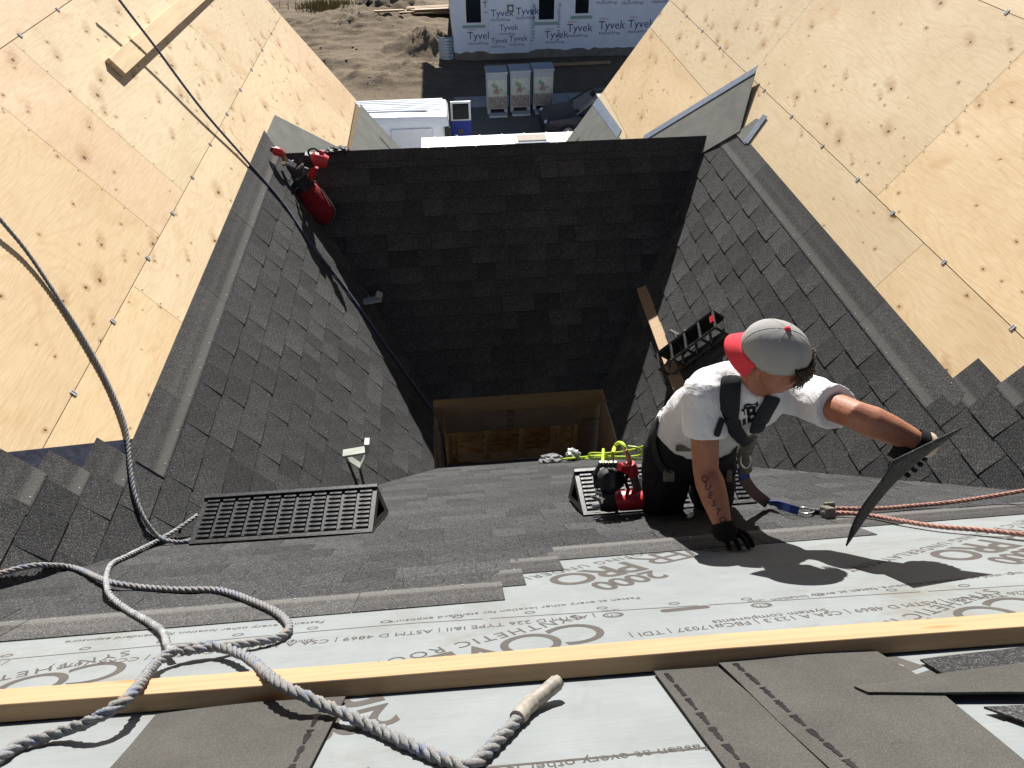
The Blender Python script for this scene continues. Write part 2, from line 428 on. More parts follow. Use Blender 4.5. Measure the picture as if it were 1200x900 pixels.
# frames under the sheathing
slab(PN, [(-3.0, -.4), (3.9, -.4), (1.25, 5.72), (-.135, 5.72)], -.14, -.02, 'roof_deck', M['deck'], roofN, False)
for P, r, hp, fr in ((PL, roofL, NEAR_L, FAR_L), (PR, roofR, NEAR_R, FAR_R)):
    slab(P, clip([(-.9, -.9), (9.53, -.9), (9.53, 5.0), (5.4, 5.3), (4.2, 5.3), (-.9, 5.3)], [(-1, hp[1], hp[2] - .06)]), -.16, -.024, 'roof_deck', M['deck'], r, False)
slab(PB, [(-1.44, 3.62), (2.38, 3.62), (1.25, 5.82), (-.23, 5.82)], -.12, -.012, 'roof_deck', M['deck'], roofB, False)
PBB = Plane((0, 8.9715 - 3.59 * cB * 2, 0), (1, 0, 0), (0, cB, -sB))     # rear of the shaded ridge, running down to the front eave
slab(PBB, clip([(-3, 3.60), (4, 3.60), (4, 6.3), (-3, 6.3)], [(-1, .5425, 3.4104), (1, .5168, 4.2798)]), -.1, -.004, 'roof_deck', M['deck'], roofB, False)
rng = random.Random(3)
vv = 3.6
while vv < 6.2:
    uu = -2.0
    while uu < 3.2:
        poly = clip([(uu, vv), (uu + .995, vv), (uu + .995, vv + .148), (uu, vv + .148)], [(-1, .5425, 3.4104), (1, .5168, 4.2798)])
        if len(poly) > 2:
            mb = MB(); wedge_tab(mb, PBB, poly, vv + .148, vv - .02, .011, .003); mb.build('shingle', M['shingle'], roofB)
        uu += 1.0
    vv += .148

def sheets(P, r, rows, hp, th=.018):
    for v0, v1, cuts, mats in rows:
        for i in range(len(cuts) - 1):
            a, b = cuts[i] + .0018, cuts[i + 1] - .0018
            poly = clip([(a, v0 + .0022), (b, v0 + .0022), (b, v1 - .0022), (a, v1 - .0022)], [hp])
            if len(poly) > 2 and area(poly) > .01:
                slab(P, poly, -th, 0, 'plywood_sheet', M[mats[i % len(mats)]], r)
HPL = (-1, .966, .976); HPR = (-1, .982, .976)
sheets(PL, roofL, [(-.89, .325, [-.9, .1, 2.54, 4.98, 7.42, 9.55], ['ply']),
    (.325, 1.548, [-.9, 1.0, 3.44, 5.88, 8.32, 9.55], ['ply_gold', 'ply', 'ply_pink', 'ply']),
    (1.548, 2.765, [-.9, 1.88, 4.325, 4.935, 7.24, 9.55], ['ply', 'ply_gold', 'ply_pink', 'ply_grey', 'ply']),
    (2.765, 3.985, [1.3, 3.75, 6.19, 8.63, 9.55], ['ply_gold', 'ply', 'ply', 'ply_pink'])], HPL)
sheets(PR, roofR, [(-.89, .24, [-.9, .1, 2.54, 4.98, 7.42, 9.55], ['ply']),
    (.24, 1.45, [-.9, 1.0, 3.14, 5.58, 8.02, 9.55], ['ply', 'ply_gold', 'ply']),
    (1.45, 2.665, [-.9, 1.85, 4.285, 6.72, 9.55], ['ply_gold', 'ply_gold', 'ply', 'ply_grey']),
    (2.665, 3.025, [6.72, 9.55], ['ply']), (3.025, 3.935, [6.72, 9.55], ['ply_gold']), (3.935, 4.06, [8.0, 9.55], ['ply']),
    (2.665, 3.885, [1.24, 3.68, 6.72], ['ply_gold', 'ply'])], HPR)
def h_clip(P, r, u, v):
    mb = MB(); mb.box(P.p(u, v, .002), P.eu, P.ev, P.n, .009, .016, .0015)
    mb.box(P.p(u - .007, v, .003), P.eu, P.ev, P.n, .003, .013, .0025); mb.box(P.p(u + .007, v, .003), P.eu, P.ev, P.n, .003, .013, .0025)
    mb.build('h_clip', M['clip'], r)
for u in (2.82, 3.40, 4.05, 4.62, 5.17, 5.76, 6.4, 7.0, 7.57, 8.2, 8.8): h_clip(PL, roofL, u, 2.765)
for u in (4.45, 5.06, 5.67, 6.28): h_clip(PL, roofL, u, 1.548)
for u in (2.82, 3.46, 4.06, 4.55, 5.13, 5.73, 6.35, 7.6, 8.2, 8.8): h_clip(PR, roofR, u, 2.665)
for u in (4.12, 4.66, 5.27): h_clip(PR, roofR, u, 1.45)
# rows of sheathing nails along the joints
def nails(P, r, pts):
    for u, v in pts:
        mb = MB(); mb.tube([P.p(u, v, -.001), P.p(u, v, .0012)], .0045, 6); mb.build('nail_head', M['dark_rubber'], r)
nails(PL, roofL, [(4.31, 1.62 + .15 * i) for i in range(8)] + [(4.95, 1.62 + .15 * i) for i in range(8)] + [(7.26, 1.62 + .15 * i) for i in range(8)] + [(3.77, 2.82 + .12 * i) for i in range(3)])
nails(PR, roofR, [(4.30, 1.52 + .15 * i) for i in range(8)] + [(4.27, 1.55 + .15 * i) for i in range(7)] + [(6.74, 1.55 + .15 * i) for i in range(7)])

# membranes
def memb(P, r, poly, mat, h=.004, nm='membrane_sheet'): return slab(P, poly, .0008, h, nm, M[mat], r)
memb(PL, roofL, clip([(-.5, -.2), (9, -.2), (9, 4.0), (-.5, 4.0)], [(-1, .966, .976), (1, -.966, -.976 + .76), (1, 0, 3.1)]), 'blue_membrane', .003)
memb(PR, roofR, clip([(-.5, -.2), (9, -.2), (9, 4.0), (-.5, 4.0)], [(-1, .982, .976), (1, -.982, -.976 + .74), (1, 0, 3.1)]), 'blue_membrane', .003)
memb(PL, roofL, [(7.17, 3.13), (7.95, 4.0), (7.4, 4.06), (6.5, 3.6), (6.35, 3.12)], 'grey_membrane')
memb(PL, roofL, [(9.55, 4.06), (9.55, 5.2), (7.6, 5.2), (6.6, 3.62), (7.4, 4.02)], 'grey_membrane', .006)
memb(PL, roofL, [(9.55, 4.42), (9.55, 5.25), (9.2, 5.25), (9.2, 4.42)], 'grey_membrane', .012)
# flap of membrane standing off the right slope where the shaded ridge dies into it
def flap(poly_h, mat, th=.003):
    pts = [PR.p(u, v, h) for u, v, h in poly_h]; mb = MB(); mb.prism(pts, PR.n * -th); return mb.build('membrane_flap', M[mat], roofR)
flap([(6.60, 2.60, .05), (7.62, 3.80, .03), (7.2, 4.0, .02), (6.5, 3.45, .018), (6.18, 3.02, .02)], 'grey_membrane')
flap([(6.63, 2.555, .056), (7.66, 3.755, .036), (7.60, 3.81, .036), (6.585, 2.615, .056)], 'membrane_edge')
flap([(6.03, 2.84, .01), (6.12, 2.86, .012), (6.22, 3.06, .014), (5.98, 3.06, .01)], 'grey_membrane')
flap([(6.0, 2.79, .012), (6.08, 2.80, .012), (6.03, 3.05, .012), (5.95, 3.04, .012)], 'membrane_edge')
memb(PR, roofR, [(9.55, 4.14), (9.55, 5.2), (7.6, 5.2), (7.3, 4.02), (8.2, 4.02)], 'grey_membrane', .006)
memb(PR, roofR, [(9.55, 4.02), (9.55, 4.14), (8.25, 4.05), (8.3, 3.96)], 'membrane_edge', .009)
memb(PR, roofR, [(9.55, 4.5), (9.55, 5.25), (9.25, 5.25), (9.25, 4.5)], 'grey_membrane', .012)

# shingle courses
EXP = .158
nL = courses(PL, roofL, [(3.30 + EXP * k, 1.5, 7.0, [NEAR_L, FAR_L, (0, 1, 5.36)]) for k in range(13)] +
    [(3.30 - EXP * j, .5, 3.30 - EXP * j - .2 - .30, [NEAR_L]) for j in range(1, 8)], EXP, 11, wmin=.12, wmax=.25)
headlap(PL, roofL, 3.30, 2.66, 6.9, [NEAR_L, FAR_L], .205, 2)
for j in range(1, 8):
    vn = 3.30 - EXP * j; headlap(PL, roofL, vn, vn - .70, vn - .2 - .32 + .04 * (j % 2), [NEAR_L], .2, 20 + j, .0055)
nR = courses(PR, roofR, [(3.22 + EXP * k, 1.3, 7.0, [NEAR_R, FAR_R, (0, 1, 5.29)]) for k in range(13)] +
    [(3.22 - EXP * j, .5, 3.22 - EXP * j - .2 - .10, [NEAR_R]) for j in range(1, 8)], EXP, 12, wmin=.145, wmax=.22)
headlap(PR, roofR, 3.22, 2.66, 6.6, [NEAR_R, FAR_R], .195, 3)
for j in range(1, 8):
    vn = 3.22 - EXP * j; headlap(PR, roofR, vn, vn - .60, vn - .2 - .10 + .04 * (j % 2), [NEAR_R], .19, 40 + j, .0055)
nB = courses(PB, roofB, [(3.60 + .15 * k, -1.7, 2.6, [B_L, B_R, (0, 1, 5.84)]) for k in range(15)], .15, 13, wmin=.13, wmax=.3)
eN = .145; ends = {0: .09, 1: .165, 2: .305, 3: 1.47}
nN = courses(PN, roofN, [(1.875 + eN * k, -2.2, ends.get(k, 3.2), [N_L, N_R, (0, 1, 5.74)]) for k in range(27)], eN, 14, wmin=.12, wmax=.33, hs=.5)
for k, e in ends.items():
    headlap(PN, roofN, 1.875 + eN * k, ends[k - 1] - .03 if k else -2.2, e, [N_L, N_R], .2, 60 + k, .007)
headlap(PN, roofN, 1.875 + eN * 4, 1.44, 3.2, [N_L, N_R], .2, 65, .007)
mb = MB()
for k in range(27):
    vn = 1.875 + eN * k; poly = clip([(-2.2, vn), (ends.get(k, 3.2) - .002, vn), (ends.get(k, 3.2) - .002, min(vn + eN, 5.73)), (-2.2, min(vn + eN, 5.73))], [N_L, N_R])
    if len(poly) > 2: mb.add([PN.p(u, v, .0022) for u, v in poly], [tuple(range(len(poly)))])
kind(mb.build('shingle_bed', M['tar'], roofN), 'stuff')
# ridge strip over the shaded slope
mb = MB(); mb.prism([PB.p(-1.46, 3.60, .002), PB.p(2.40, 3.60, .002), PB.p(2.40, 3.69, .009), PB.p(-1.46, 3.69, .009)], PB.n * .003); mb.build('ridge_strip', M['shingle'], roofB)

# underlayment
def und(poly, h, nm='underlayment_sheet'):
    return slab(PN, poly, -.004, h, nm, M['under'], roofN, True)
ul1 = und([(-2.75, .52), (3.55, .30), (3.0, 2.55), (-1.72, 2.42)], .0010)
ul2 = und([(-2.9, -.35), (3.85, -.35), (3.6, .62), (-2.6, .80)], .0026)

# ------------------------------------------------------------------ print on the underlayment
def text_mesh(s, size, res=2, spacing=1.0, shear=0.0, bold=0.0):
    cu = bpy.data.curves.new('t', 'FONT'); cu.body = s; cu.size = size; cu.resolution_u = res; cu.align_x = 'LEFT'; cu.align_y = 'BOTTOM_BASELINE'
    cu.space_character = spacing; cu.shear = shear; cu.offset = bold
    o = bpy.data.objects.new('t', cu); col.objects.link(o); dg = bpy.context.evaluated_depsgraph_get(); dg.update()
    me = bpy.data.meshes.new_from_object(o.evaluated_get(dg)); vs = [v.co.copy() for v in me.vertices]; fs = [tuple(p.vertices) for p in me.polygons]
    bpy.data.objects.remove(o); bpy.data.curves.remove(cu); bpy.data.meshes.remove(me); return vs, fs
def put_text(s, org, ex, ey, size, mat, parent, lift=None, name='printed_text', **kw):
    vs, fs = text_mesh(s, size, **kw); mb = MB(); ex, ey = V(ex), V(ey)
    n = lift or V((0, 0, 0))
    mb.add([V(org) + ex * p.x + ey * p.y + n for p in vs], fs)
    return mb.build(name, mat, parent)
def n_text(s, u, v, ang, size, mat='ink', h=.0016, **kw):
    kw.setdefault('res', 6 if size > .1 else 2)
    a = math.radians(ang); ex = -(PN.eu * math.cos(a) + PN.ev * math.sin(a)); ey = PN.n.cross(ex)
    return put_text(s, PN.p(u, v, h), ex, ey, size, M[mat], roofN, **kw)
for du, dv in ((0, 0), (1.10, -.08), (-1.17, .02), (.765, .86), (1.98, .77)):
    a = 22 + (2 if dv > .3 else 0)
    n_text('COVER', .295 + du, 1.43 + dv, a, .205, spacing=.78)
    n_text('PRO', -.235 + du, 1.16 + dv, a, .19, spacing=.86, bold=.004)
    n_text('SYNTHETIC ROOFING' + ('' if du in (0, 1.10) else ' UNDERLAYMENT'), .27 + du, 1.485 + dv, a + 2, .060, spacing=1.2)
    n_text('2000', -.185 + du, 1.015 + dv, a, .135, spacing=.92, bold=.003)
def arc_v(u): return 1.573 - .075 * max(0, u + .2) + .02 * min(0, u + .4)
n_text('| ASTM D 226 TYPE I&II | ASTM D 4869 | CSA A 123.3 | FBC#17037 | CCRR-1015 |', .32, 1.475, 1.5, .040)
n_text('| ASTM D 226 TYPE I&II | ASTM D 4869 | CSA A 123.3 | FBC#17037 | TDI |', 1.62, 1.375, 3.5, .040)
n_text('| ASTM D 226 TYPE I&II |', -1.2, 1.50, -2, .040)
n_text('Fasten at every other location for standard exposure', .47, 1.60, 2.5, .033); n_text('For high wind or extended exposure, fasten at every location', 1.62, 1.535, 4.0, .033)
n_text('Fasten at every other location for standard exposure', -.42, 1.625, -1, .033)
n_text('Fasten at every other location for standard exposure', .38, .725, 2.5, .036, h=.0032); n_text('For high wind or extended exposure', -.19, .755, 0, .036, h=.0032)
n_text('System components', .90, 1.36, 3.5, .038); n_text('Shingle underlay', -.42, 1.47, 0, .030)
def ring(u, v, r, w=.004):
    mb = MB(); n_ = 20; vs = [PN.p(u + (r + s * w) * math.cos(2 * math.pi * i / n_) * 1.1, v + (r + s * w) * math.sin(2 * math.pi * i / n_) * .8, .0016) for s in (0, -1) for i in range(n_)]
    mb.add(vs, [(i, (i + 1) % n_, n_ + (i + 1) % n_, n_ + i) for i in range(n_)]); mb.build('printed_circle', M['ink'], roofN)
for k in range(-7, 9):
    u = .15 + .198 * k; ring(u, arc_v(u) - .008, .014)
for a, b in ((-1.6, -.75), (-.72, .02), (.04, .6), (.63, 1.2), (1.22, 1.9)):
    mb = MB(); N_ = 8; pts = [(a + (b - a) * i / N_) for i in range(N_ + 1)]
    mb.add([PN.p(u, arc_v(u) - .042 + s * .004, .0016) for u in pts for s in (0, 1)], [(2 * i, 2 * i + 2, 2 * i + 3, 2 * i + 1) for i in range(N_)]); mb.build('printed_line', M['ink'], roofN)
def pill(u, v, w, h_, ang=3):
    mb = MB(); q = []
    for s in (1, -1):
        for i in range(9):
            t = math.radians(-90 + 180 * i / 8); q.append((s * (w / 2 + h_ / 2 * math.cos(t)), s * h_ / 2 * math.sin(t)))
    a = math.radians(ang); vs = [PN.p(u + x * math.cos(a) - y * math.sin(a), v + x * math.sin(a) + y * math.cos(a), .0015) for x, y in q]
    mb.add(vs, [tuple(range(len(vs)))]); mb.build('printed_badge', M['ink'], roofN)
pill(.56, 1.455, .11, .026, 2)
for u, v in ((.365, 1.455), (.76, 1.43)):
    ring(u, v, .026, .006); n_text('CTI', u + .022, v + .008, 3, .026); n_text('LISTED', u + .026, v + .05, 3, .016)
mb = MB(); mb.add([PN.p(a, b, .0032) for a, b in ((.38, .712), (-.2, .722), (-.2, .716), (.38, .706))], [(0, 1, 2, 3)]); mb.build('printed_line', M['ink'], roofN)

# ------------------------------------------------------------------ the framed opening below the shaded slope
yf = 8.9715 - 5.84 * cB; zt = -5.84 * sB + GZ
xl, xr = -3.4104 + 5.37 * cL, 4.2798 - 5.29 * cR_
M['sheathing'] = simple('brown_sheathing', (.36, .26, .18), .85, .15, var=.15, scale=6)
def osb_mat():
    k = NT('osb'); vo = k.n('TexVoronoi'); mp = k.n('Mapping'); k.l(k.tc.outputs['Object'], mp.inputs[0]); mp.inputs['Scale'].default_value = (14, 14, 40)
    k.l(mp.outputs[0], vo.inputs['Vector']); vo.inputs['Scale'].default_value = 1.0
    sp = k.n('SeparateColor'); k.l(vo.outputs['Color'], sp.inputs[0])
    return k.out(k.ramp(sp.outputs[0], [(0, (.44, .21, .07)), (.5, (.66, .35, .12)), (1, (.78, .48, .2))]), .8, .2)
M['osb'] = osb_mat()
well = thing('framed_opening', ((xl + xr) / 2, yf, zt - 2.2), 'framed wall opening with brown sheathing and studs below the shaded shingles', 'opening')
yw = yf + .05
mb = MB(); mb.prism([(xl - .005, yw - .035, zt - .012), (xr + .005, yw - .035, zt - .012), (xr + .03, yw - .035, zt - .19), (xl - .02, yw - .035, zt - .19)], (0, .07, 0)); mb.build('header_board', M['spruce'], well)
mb = MB(); mb.abox(-.17, 1.075, yw, yw + .015, zt - .46, zt - .192); mb.build('sheathing_panel', M['sheathing'], well)
for a, b in ((-.40, -.175), (1.08, 1.55)):
    mb = MB(); mb.abox(a, b, yw, yw + .015, zt - 1.9, zt - .192); mb.build('sheathing_panel', M['sheathing'], well)
mb = MB(); mb.abox(-.17, 1.075, yw, yw + .015, zt - 1.9, zt - .86); mb.build('sheathing_panel', M['sheathing'], well)
for x in (-.15, -.10, .20, .53, .83, .87, 1.03):
    mb = MB(); mb.abox(x, x + .038, yw - .012, yw + .09, zt - .858, zt - .462); mb.build('stud', M['stud'], well)
mb = MB(); mb.abox(-.17, 1.075, yw + .016, yw + .12, zt - .90, zt - .862); mb.build('sill_plate', M['stud'], well)
mb = MB(); mb.abox(-.4, 1.55, yw + .35, yw + .365, zt - 1.9, zt - .1); mb.build('osb_panel', M['osb'], well)
mb = MB(); mb.abox(-.4, 1.55, yw + .12, yw + .348, zt - 1.5, zt - 1.48); mb.build('floor_panel', M['osb'], well)
mb = MB(); mb.abox(.93, 1.0, yw + .10, yw + .16, zt - .50, zt - .42); mb.build('junction_box', M['dark_rubber'], well)
for x0, x1 in ((xl - .02, xl - .005), (xr + .005, xr + .02)):
    mb = MB(); mb.abox(x0, x1, yf - .75, yw - .036, zt - 1.9, zt - .1); mb.build('sheathing_panel', M['sheathing'], well)
mb = MB(); mb.abox(xl - .02, xr + .02, yf - .76, yf - .745, zt - 1.9, zt - .25); mb.build('sheathing_panel', M['sheathing'], well)
put_text('5/8 SB', (.47, yw - .002, zt - .44), (0, 0, 1), (-1, 0, 0), .09, M['ink'], well)
put_text('THERMO-PANEL', (1.10, yw - .002, zt - .42), (1, 0, 0), (0, 0, 1), .055, M['ink'], well)
put_text('EX', (-.27, yw - .002, zt - .42), (1, 0, 0), (0, 0, 1), .06, M['ink'], well)
put_text('fasten panel edges', (1.10, yw - .002, zt - .475), (1, 0, 0), (0, 0, 1), .03, M['ink'], well)
# raw deck edge left along the eave of the near slope
mb = MB(); mb.prism([PN.p(.05, 5.725, .012), PN.p(.62, 5.725, .012), PN.p(.62, 5.755, .012), PN.p(.05, 5.76, .012)], PN.n * .004); mb.build('deck_edge', M['spruce'], roofN)

# ------------------------------------------------------------------ lumber
def board(P, a, b, w, th, h0, name, mat, label, group=None, up=1):
    """a board lying on plane P from (u,v) a to b (its far edge), w wide towards -v, th thick"""
    A, B = P.p(*a, h0), P.p(*b, h0); d = (B - A).normalized(); s = P.n.cross(d)
    if s.dot(P.ev) * up > 0: s = -s
    mb = MB(); n_ = 10
    secs = []
    for i in range(n_ + 1):
        c = A + (B - A) * (i / n_) + P.n * (.002 * math.sin(i * 1.3)); secs.append([c, c + P.n * th, c + P.n * th + s * w, c + s * w])
    mb.loft(secs); o = mb.build(name, mat, origin=A); return bevel(tag(o, label, 'lumber', group), .0025)
o = board(PN, (-1.75, 1.200), (2.05, 1.075), .089, .038, .0042, 'lumber_board', M['spruce'], 'long pale wooden board lying across the white underlayment')
o.data.materials[0] = M['spruce']
A = PL.px(127, 74, .040); d = PL.eu; s = PL.ev
mb = MB(); secs = []
for i in range(9):
    c = PL.p(5.575 + .48 * i, 1.93 + .012 * i, .001); secs.append([c, c + PL.n * .04, c + PL.n * .04 + s * .135, c + s * .135])
mb.loft(secs); bevel(tag(mb.build('lumber_plank', M['spruce_y']), 'wooden plank fixed high on the plywood slope beside the dark rope', 'lumber'), .003)
# plank on the right slope
a, b = hy(754, 332, 5.62), hy(801, 462, 4.28)
mb = MB(); d = (b - a).normalized(); nrm = PR.n; s = nrm.cross(d).normalized()
def onR(X, h): return X + PR.n * (h - (X - PR.o).dot(PR.n))
Z3_ = V((0, 0, 1)); a2, b2 = onR(PR.px(746, 334, .0), .03), onR(PR.px(796, 470, .0), .03)
d = (b2 - a2).normalized(); nn = (PR.n * .35 + Z3_ * .8 + V((0, .35, 0))); nn = (nn - d * nn.dot(d)).normalized(); s = nn.cross(d); s = s if s.x > 0 else -s
mb.loft([[a2 + d * t, a2 + d * t + nn * .045, a2 + d * t + nn * .045 + s * .13, a2 + d * t + s * .13] for t in (0, .5, 1.0, (b2 - a2).length)])
pl = mb.build('lumber_plank', M['spruce']); bevel(tag(pl, 'short wooden plank lying on dark shingles behind the roofer', 'lumber'), .003)

# ------------------------------------------------------------------ ropes
def rope(pts, r, mat, name, parent=None, strands=3, twist=None, fuzz=0.0):
    C = catmull(pts, r * .55); twist = twist or 1 / (r * 6.5); mb = MB(); L = 0; x = None; frames = []
    for i, p in enumerate(C):
        t = (C[min(i + 1, len(C) - 1)] - C[max(i - 1, 0)]).normalized()
        x = t.orthogonal().normalized() if x is None else (x - t * x.dot(t)).normalized()
        if i: L += (p - C[i - 1]).length
        frames.append((p, x.copy(), t.cross(x), L))
    for k in range(strands):
        secs = []
        for p, x, y, L in frames:
            a = 2 * math.pi * (L * twist + k / strands); o_ = x * math.cos(a) + y * math.sin(a); b_ = -x * math.sin(a) + y * math.cos(a)
            rr = r * .60; f = 1 + fuzz * noise.noise(p * 180 + V((k, 0, 0)))
            secs.append([p + o_ * r * .42 * f + o_ * (rr * f * math.cos(q)) + b_ * (rr * f * math.sin(q)) for q in [2 * math.pi * j / 6 for j in range(6)]])
        mb.loft(secs)
    return mb.build(name, mat, parent, smooth='full', origin=C[0] if parent is None else None)
def on(P, pts): return [P.px(x, y, h) for x, y, h in pts]
o = rope(on(PL, [(120, -30, .16), (140, 0, .13), (182, 55, .09), (235, 126, .045), (287, 186, .018), (330, 236, .016), (365, 287, .016), (400, 331, .018), (450, 401, .022), (500, 471, .024)]) +
    [PL.px(506, 480, .02), V((xl + .05, yf - .2, zt - .2)), V((xl + .08, yf - .22, zt - .9))], .0105, M['rope_dark'], 'safety_line')
tag(o, 'dark blue safety line running from plywood over shingles into the opening', 'rope')
o = rope(on(PL, [(-25, 225, .05), (0, 257, .04), (30, 293, .025), (62, 340, .014), (100, 400, .014), (128, 452, .014), (147, 500, .02), (152, 545, .022), (158, 580, .024), (170, 609, .026), (186, 629, .022)]) + on(PN, [(205, 635, .018), (222, 634, .016), (236, 630, .016)]), .0105, M['rope_grey'], 'safety_line', fuzz=.1)
tag(o, 'grey twisted rope curving down the plywood towards the ribbed black wedge', 'rope')
rp = thing('looped_rope', PN.px(200, 765, 0), 'thick frayed pale rope looped and knotted over the long board', 'rope')
rope(on(PL, [(-20, 676, .03), (0, 672, .02), (40, 663, .03), (85, 665, .035)]) + on(PN, [(125, 681, .03), (165, 688, .016), (210, 691, .016), (258, 692, .018), (300, 706, .018), (328, 720, .016), (339, 735, .016), (326, 747, .016), (290, 754, .02), (245, 759, .03), (212, 764, .03)]), .0115, M['rope_grey'], 'rope_strand', rp, fuzz=.15)
rope(on(PL, [(231, 604, .05), (205, 622, .028), (178, 637, .02)]) + on(PN, [(150, 651, .018), (131, 661, .016), (125, 674, .018), (125, 686, .045), (130, 699, .03), (150, 715, .016), (175, 729, .016), (191, 741, .02), (196, 756, .026), (203, 766, .026)]), .0105, M['rope_pale'], 'rope_strand', rp, fuzz=.15)
rope(on(PN, [(-15, 896, .014), (0, 888, .014), (25, 872, .014), (70, 858, .02), (110, 843, .045), (145, 822, .060), (165, 800, .056), (183, 777, .03), (205, 763, .036), (235, 757, .034), (265, 760, .03), (293, 773, .035), (318, 794, .058), (345, 810, .056), (380, 826, .035), (430, 848, .016), (480, 872, .014), (530, 893, .014), (552, 898, .014), (575, 876, .014), (597, 854, .015), (612, 836, .016)]), .0125, M['rope_grey'], 'rope_strand', rp, fuzz=.28)
C = catmull(on(PN, [(606, 842, .0165), (620, 826, .019), (638, 812, .026), (656, 797, .040)]), .004)
mb = MB(); mb.tube(C, [.0155 * (1 + .16 * noise.noise(V((i * .33, 2, 0))) + .07 * noise.noise(V((i * 1.1, 5, 0)))) * (1 if i < len(C) - 2 else .8) for i in range(len(C))], 12); mb.build('tape_wrap', M['tape'], rp, smooth=True)
pk = thing('lifeline_rope', PN.px(975, 600, 0), 'pink twisted lifeline rope running doubled from the metal rope grab', 'rope')
rope(on(PN, [(968, 596, .03), (985, 596, .03), (1030, 596, .022), (1080, 592, .02), (1120, 588, .03), (1160, 582, .04), (1200, 575, .06), (1240, 566, .08)]), .0095, M['rope_pink'], 'rope_strand', pk)
rope(on(PN, [(968, 602, .025), (985, 601, .025), (1020, 604, .02), (1060, 611, .02), (1100, 617, .02), (1150, 621, .022), (1200, 626, .024), (1240, 629, .024)]), .0095, M['rope_pink'], 'rope_strand', pk)

# ------------------------------------------------------------------ ribbed roof wedges
def roof_wedge(name, org, ex, ey, ez, label, W=.82, base_dir=None, seed=0):
    """org: uphill edge middle; ex along width, ey away, ez up. Top face level, heel on the slope behind."""
    t = thing(name, org, label, 'roof wedge', 'black ribbed roof wedges'); o = V(org)
    def q(x, y, z): return o + ex * x + ey * y + ez * z
    D = .265; hb = (.375, -.315); T = .018
    sec = [(0, 0), (D, 0), hb]
    # side panels: triangle rims
    def inset(k):
        cx = sum(a for a, _ in sec) / 3; cz = sum(b for _, b in sec) / 3
        return [(cx + (a - cx) * k, cz + (b - cz) * k) for a, b in sec]
    for s in (-1, 1):
        x0 = s * W / 2; mb = MB(); A, Bq = sec, inset(.52)
        for i in range(3):
            j = (i + 1) % 3
            mb.prism([q(x0, *A[i]), q(x0, *A[j]), q(x0, *Bq[j]), q(x0, *Bq[i])], ex * (-s * .02))
        mb.build('side_panel', M['black_plastic'], t)
        mb = MB(); mb.prism([q(x0 - s * .16, *p) for p in inset(.93)], ex * (-s * .01)); mb.build('inner_web', M['black_plastic'], t)
    mb = MB(); mb.prism([q(-W / 2 + .02, D, -.0), q(W / 2 - .02, D, -.0), q(W / 2 - .02, *hb), q(-W / 2 + .02, *hb)], (ey * .012)); mb.build('heel_panel', M['black_plastic'], t)
    mb = MB(); mb.box(q(0, D / 2, -.016), ex, ey, ez, W / 2 - .021, D / 2 - .012, .004); mb.build('deck_plate', M['tar'], t)  # near-black plate, the shade between the rungs put into its colour
    mb = MB(); mb.box(q(0, -.006, -.014), ex, ey, ez, W / 2, .010, .018); mb.build('front_lip', M['black_plastic'], t)
    mb = MB(); mb.box(q(0, D - .006, .002), ex, ey, ez, W / 2, .009, .010); mb.build('back_lip', M['black_plastic_lighter'], t)
    nc = 11; cw = (W - .03) / nc
    for c in range(nc + 1):
        mb = MB(); mb.box(q(-W / 2 + .015 + c * cw, D / 2, -.010), ex, ey, ez, .006, D / 2 - .016, .006); mb.build('divider', M['black_plastic'], t)
    mesh = None
    for c in range(nc):
        for r_ in range(9):
            x = -W / 2 + .015 + (c + .5) * cw; y = .026 + r_ * (D - .05) / 8.2
            if mesh is None:
                mb = MB(); mb.prism([V((-cw / 2 + .0082, -.0060, -.008)), V((cw / 2 - .0082, -.0060, -.008)), V((cw / 2 - .0082, -.0060, .004)), V((-cw / 2 + .0082, -.0060, .004))], (0, .012, 0))
                vs = [ex * p.x + ey * p.y + ez * p.z for p in mb.v]; mesh = bpy.data.meshes.new('rung'); mesh.from_pydata(vs, [], mb.f); mesh.materials.append(M['black_plastic_lighter'])
            g = bpy.data.objects.new('rung', mesh); col.objects.link(g); place(g, q(x, y, 0), t)
    mb = MB(); h = V((0, 0, 0)); bd = (ey * hb[0] + ez * hb[1]).normalized(); bn = ex.cross(bd); bn = bn if bn.dot(ez) > 0 else -bn
    secs = []
    for i in range(15):
        x = -W / 2 + .012 + (W - .016) * i / 14; wv = .004 * math.sin(i * 2.1)
        a = q(x, 0, 0) - bd * (.006 + wv); b = a + bd * (.51 + 2 * wv); secs.append([a - bn * .0, b - bn * .0, b - bn * .018, a - bn * .018])
    mb.loft(secs); mb.build('foam_pad', M['foam'], t)
    return t
X3, Y3, Z3 = V((1, 0, 0)), V((0, 1, 0)), V((0, 0, 1))
eL = (PN.p(-.42, 2.90) - PN.p(-1.27, 2.945)).normalized()
cL_ = (PN.p(-.42, 2.90) + PN.p(-1.27, 2.945)) / 2 + PN.n * .021
roof_wedge('roof_wedge', cL_, eL, Z3.cross(eL).normalized(), (eL.cross(Z3.cross(eL))).normalized(), 'black ribbed plastic roof wedge with nothing on it, beside the grey rope')
cW = PN.p(.935, 2.915) + PN.n * .021
roof_wedge('roof_wedge', cW, X3, Y3, Z3, 'black ribbed plastic roof wedge under the kneeling roofer and the nail gun')
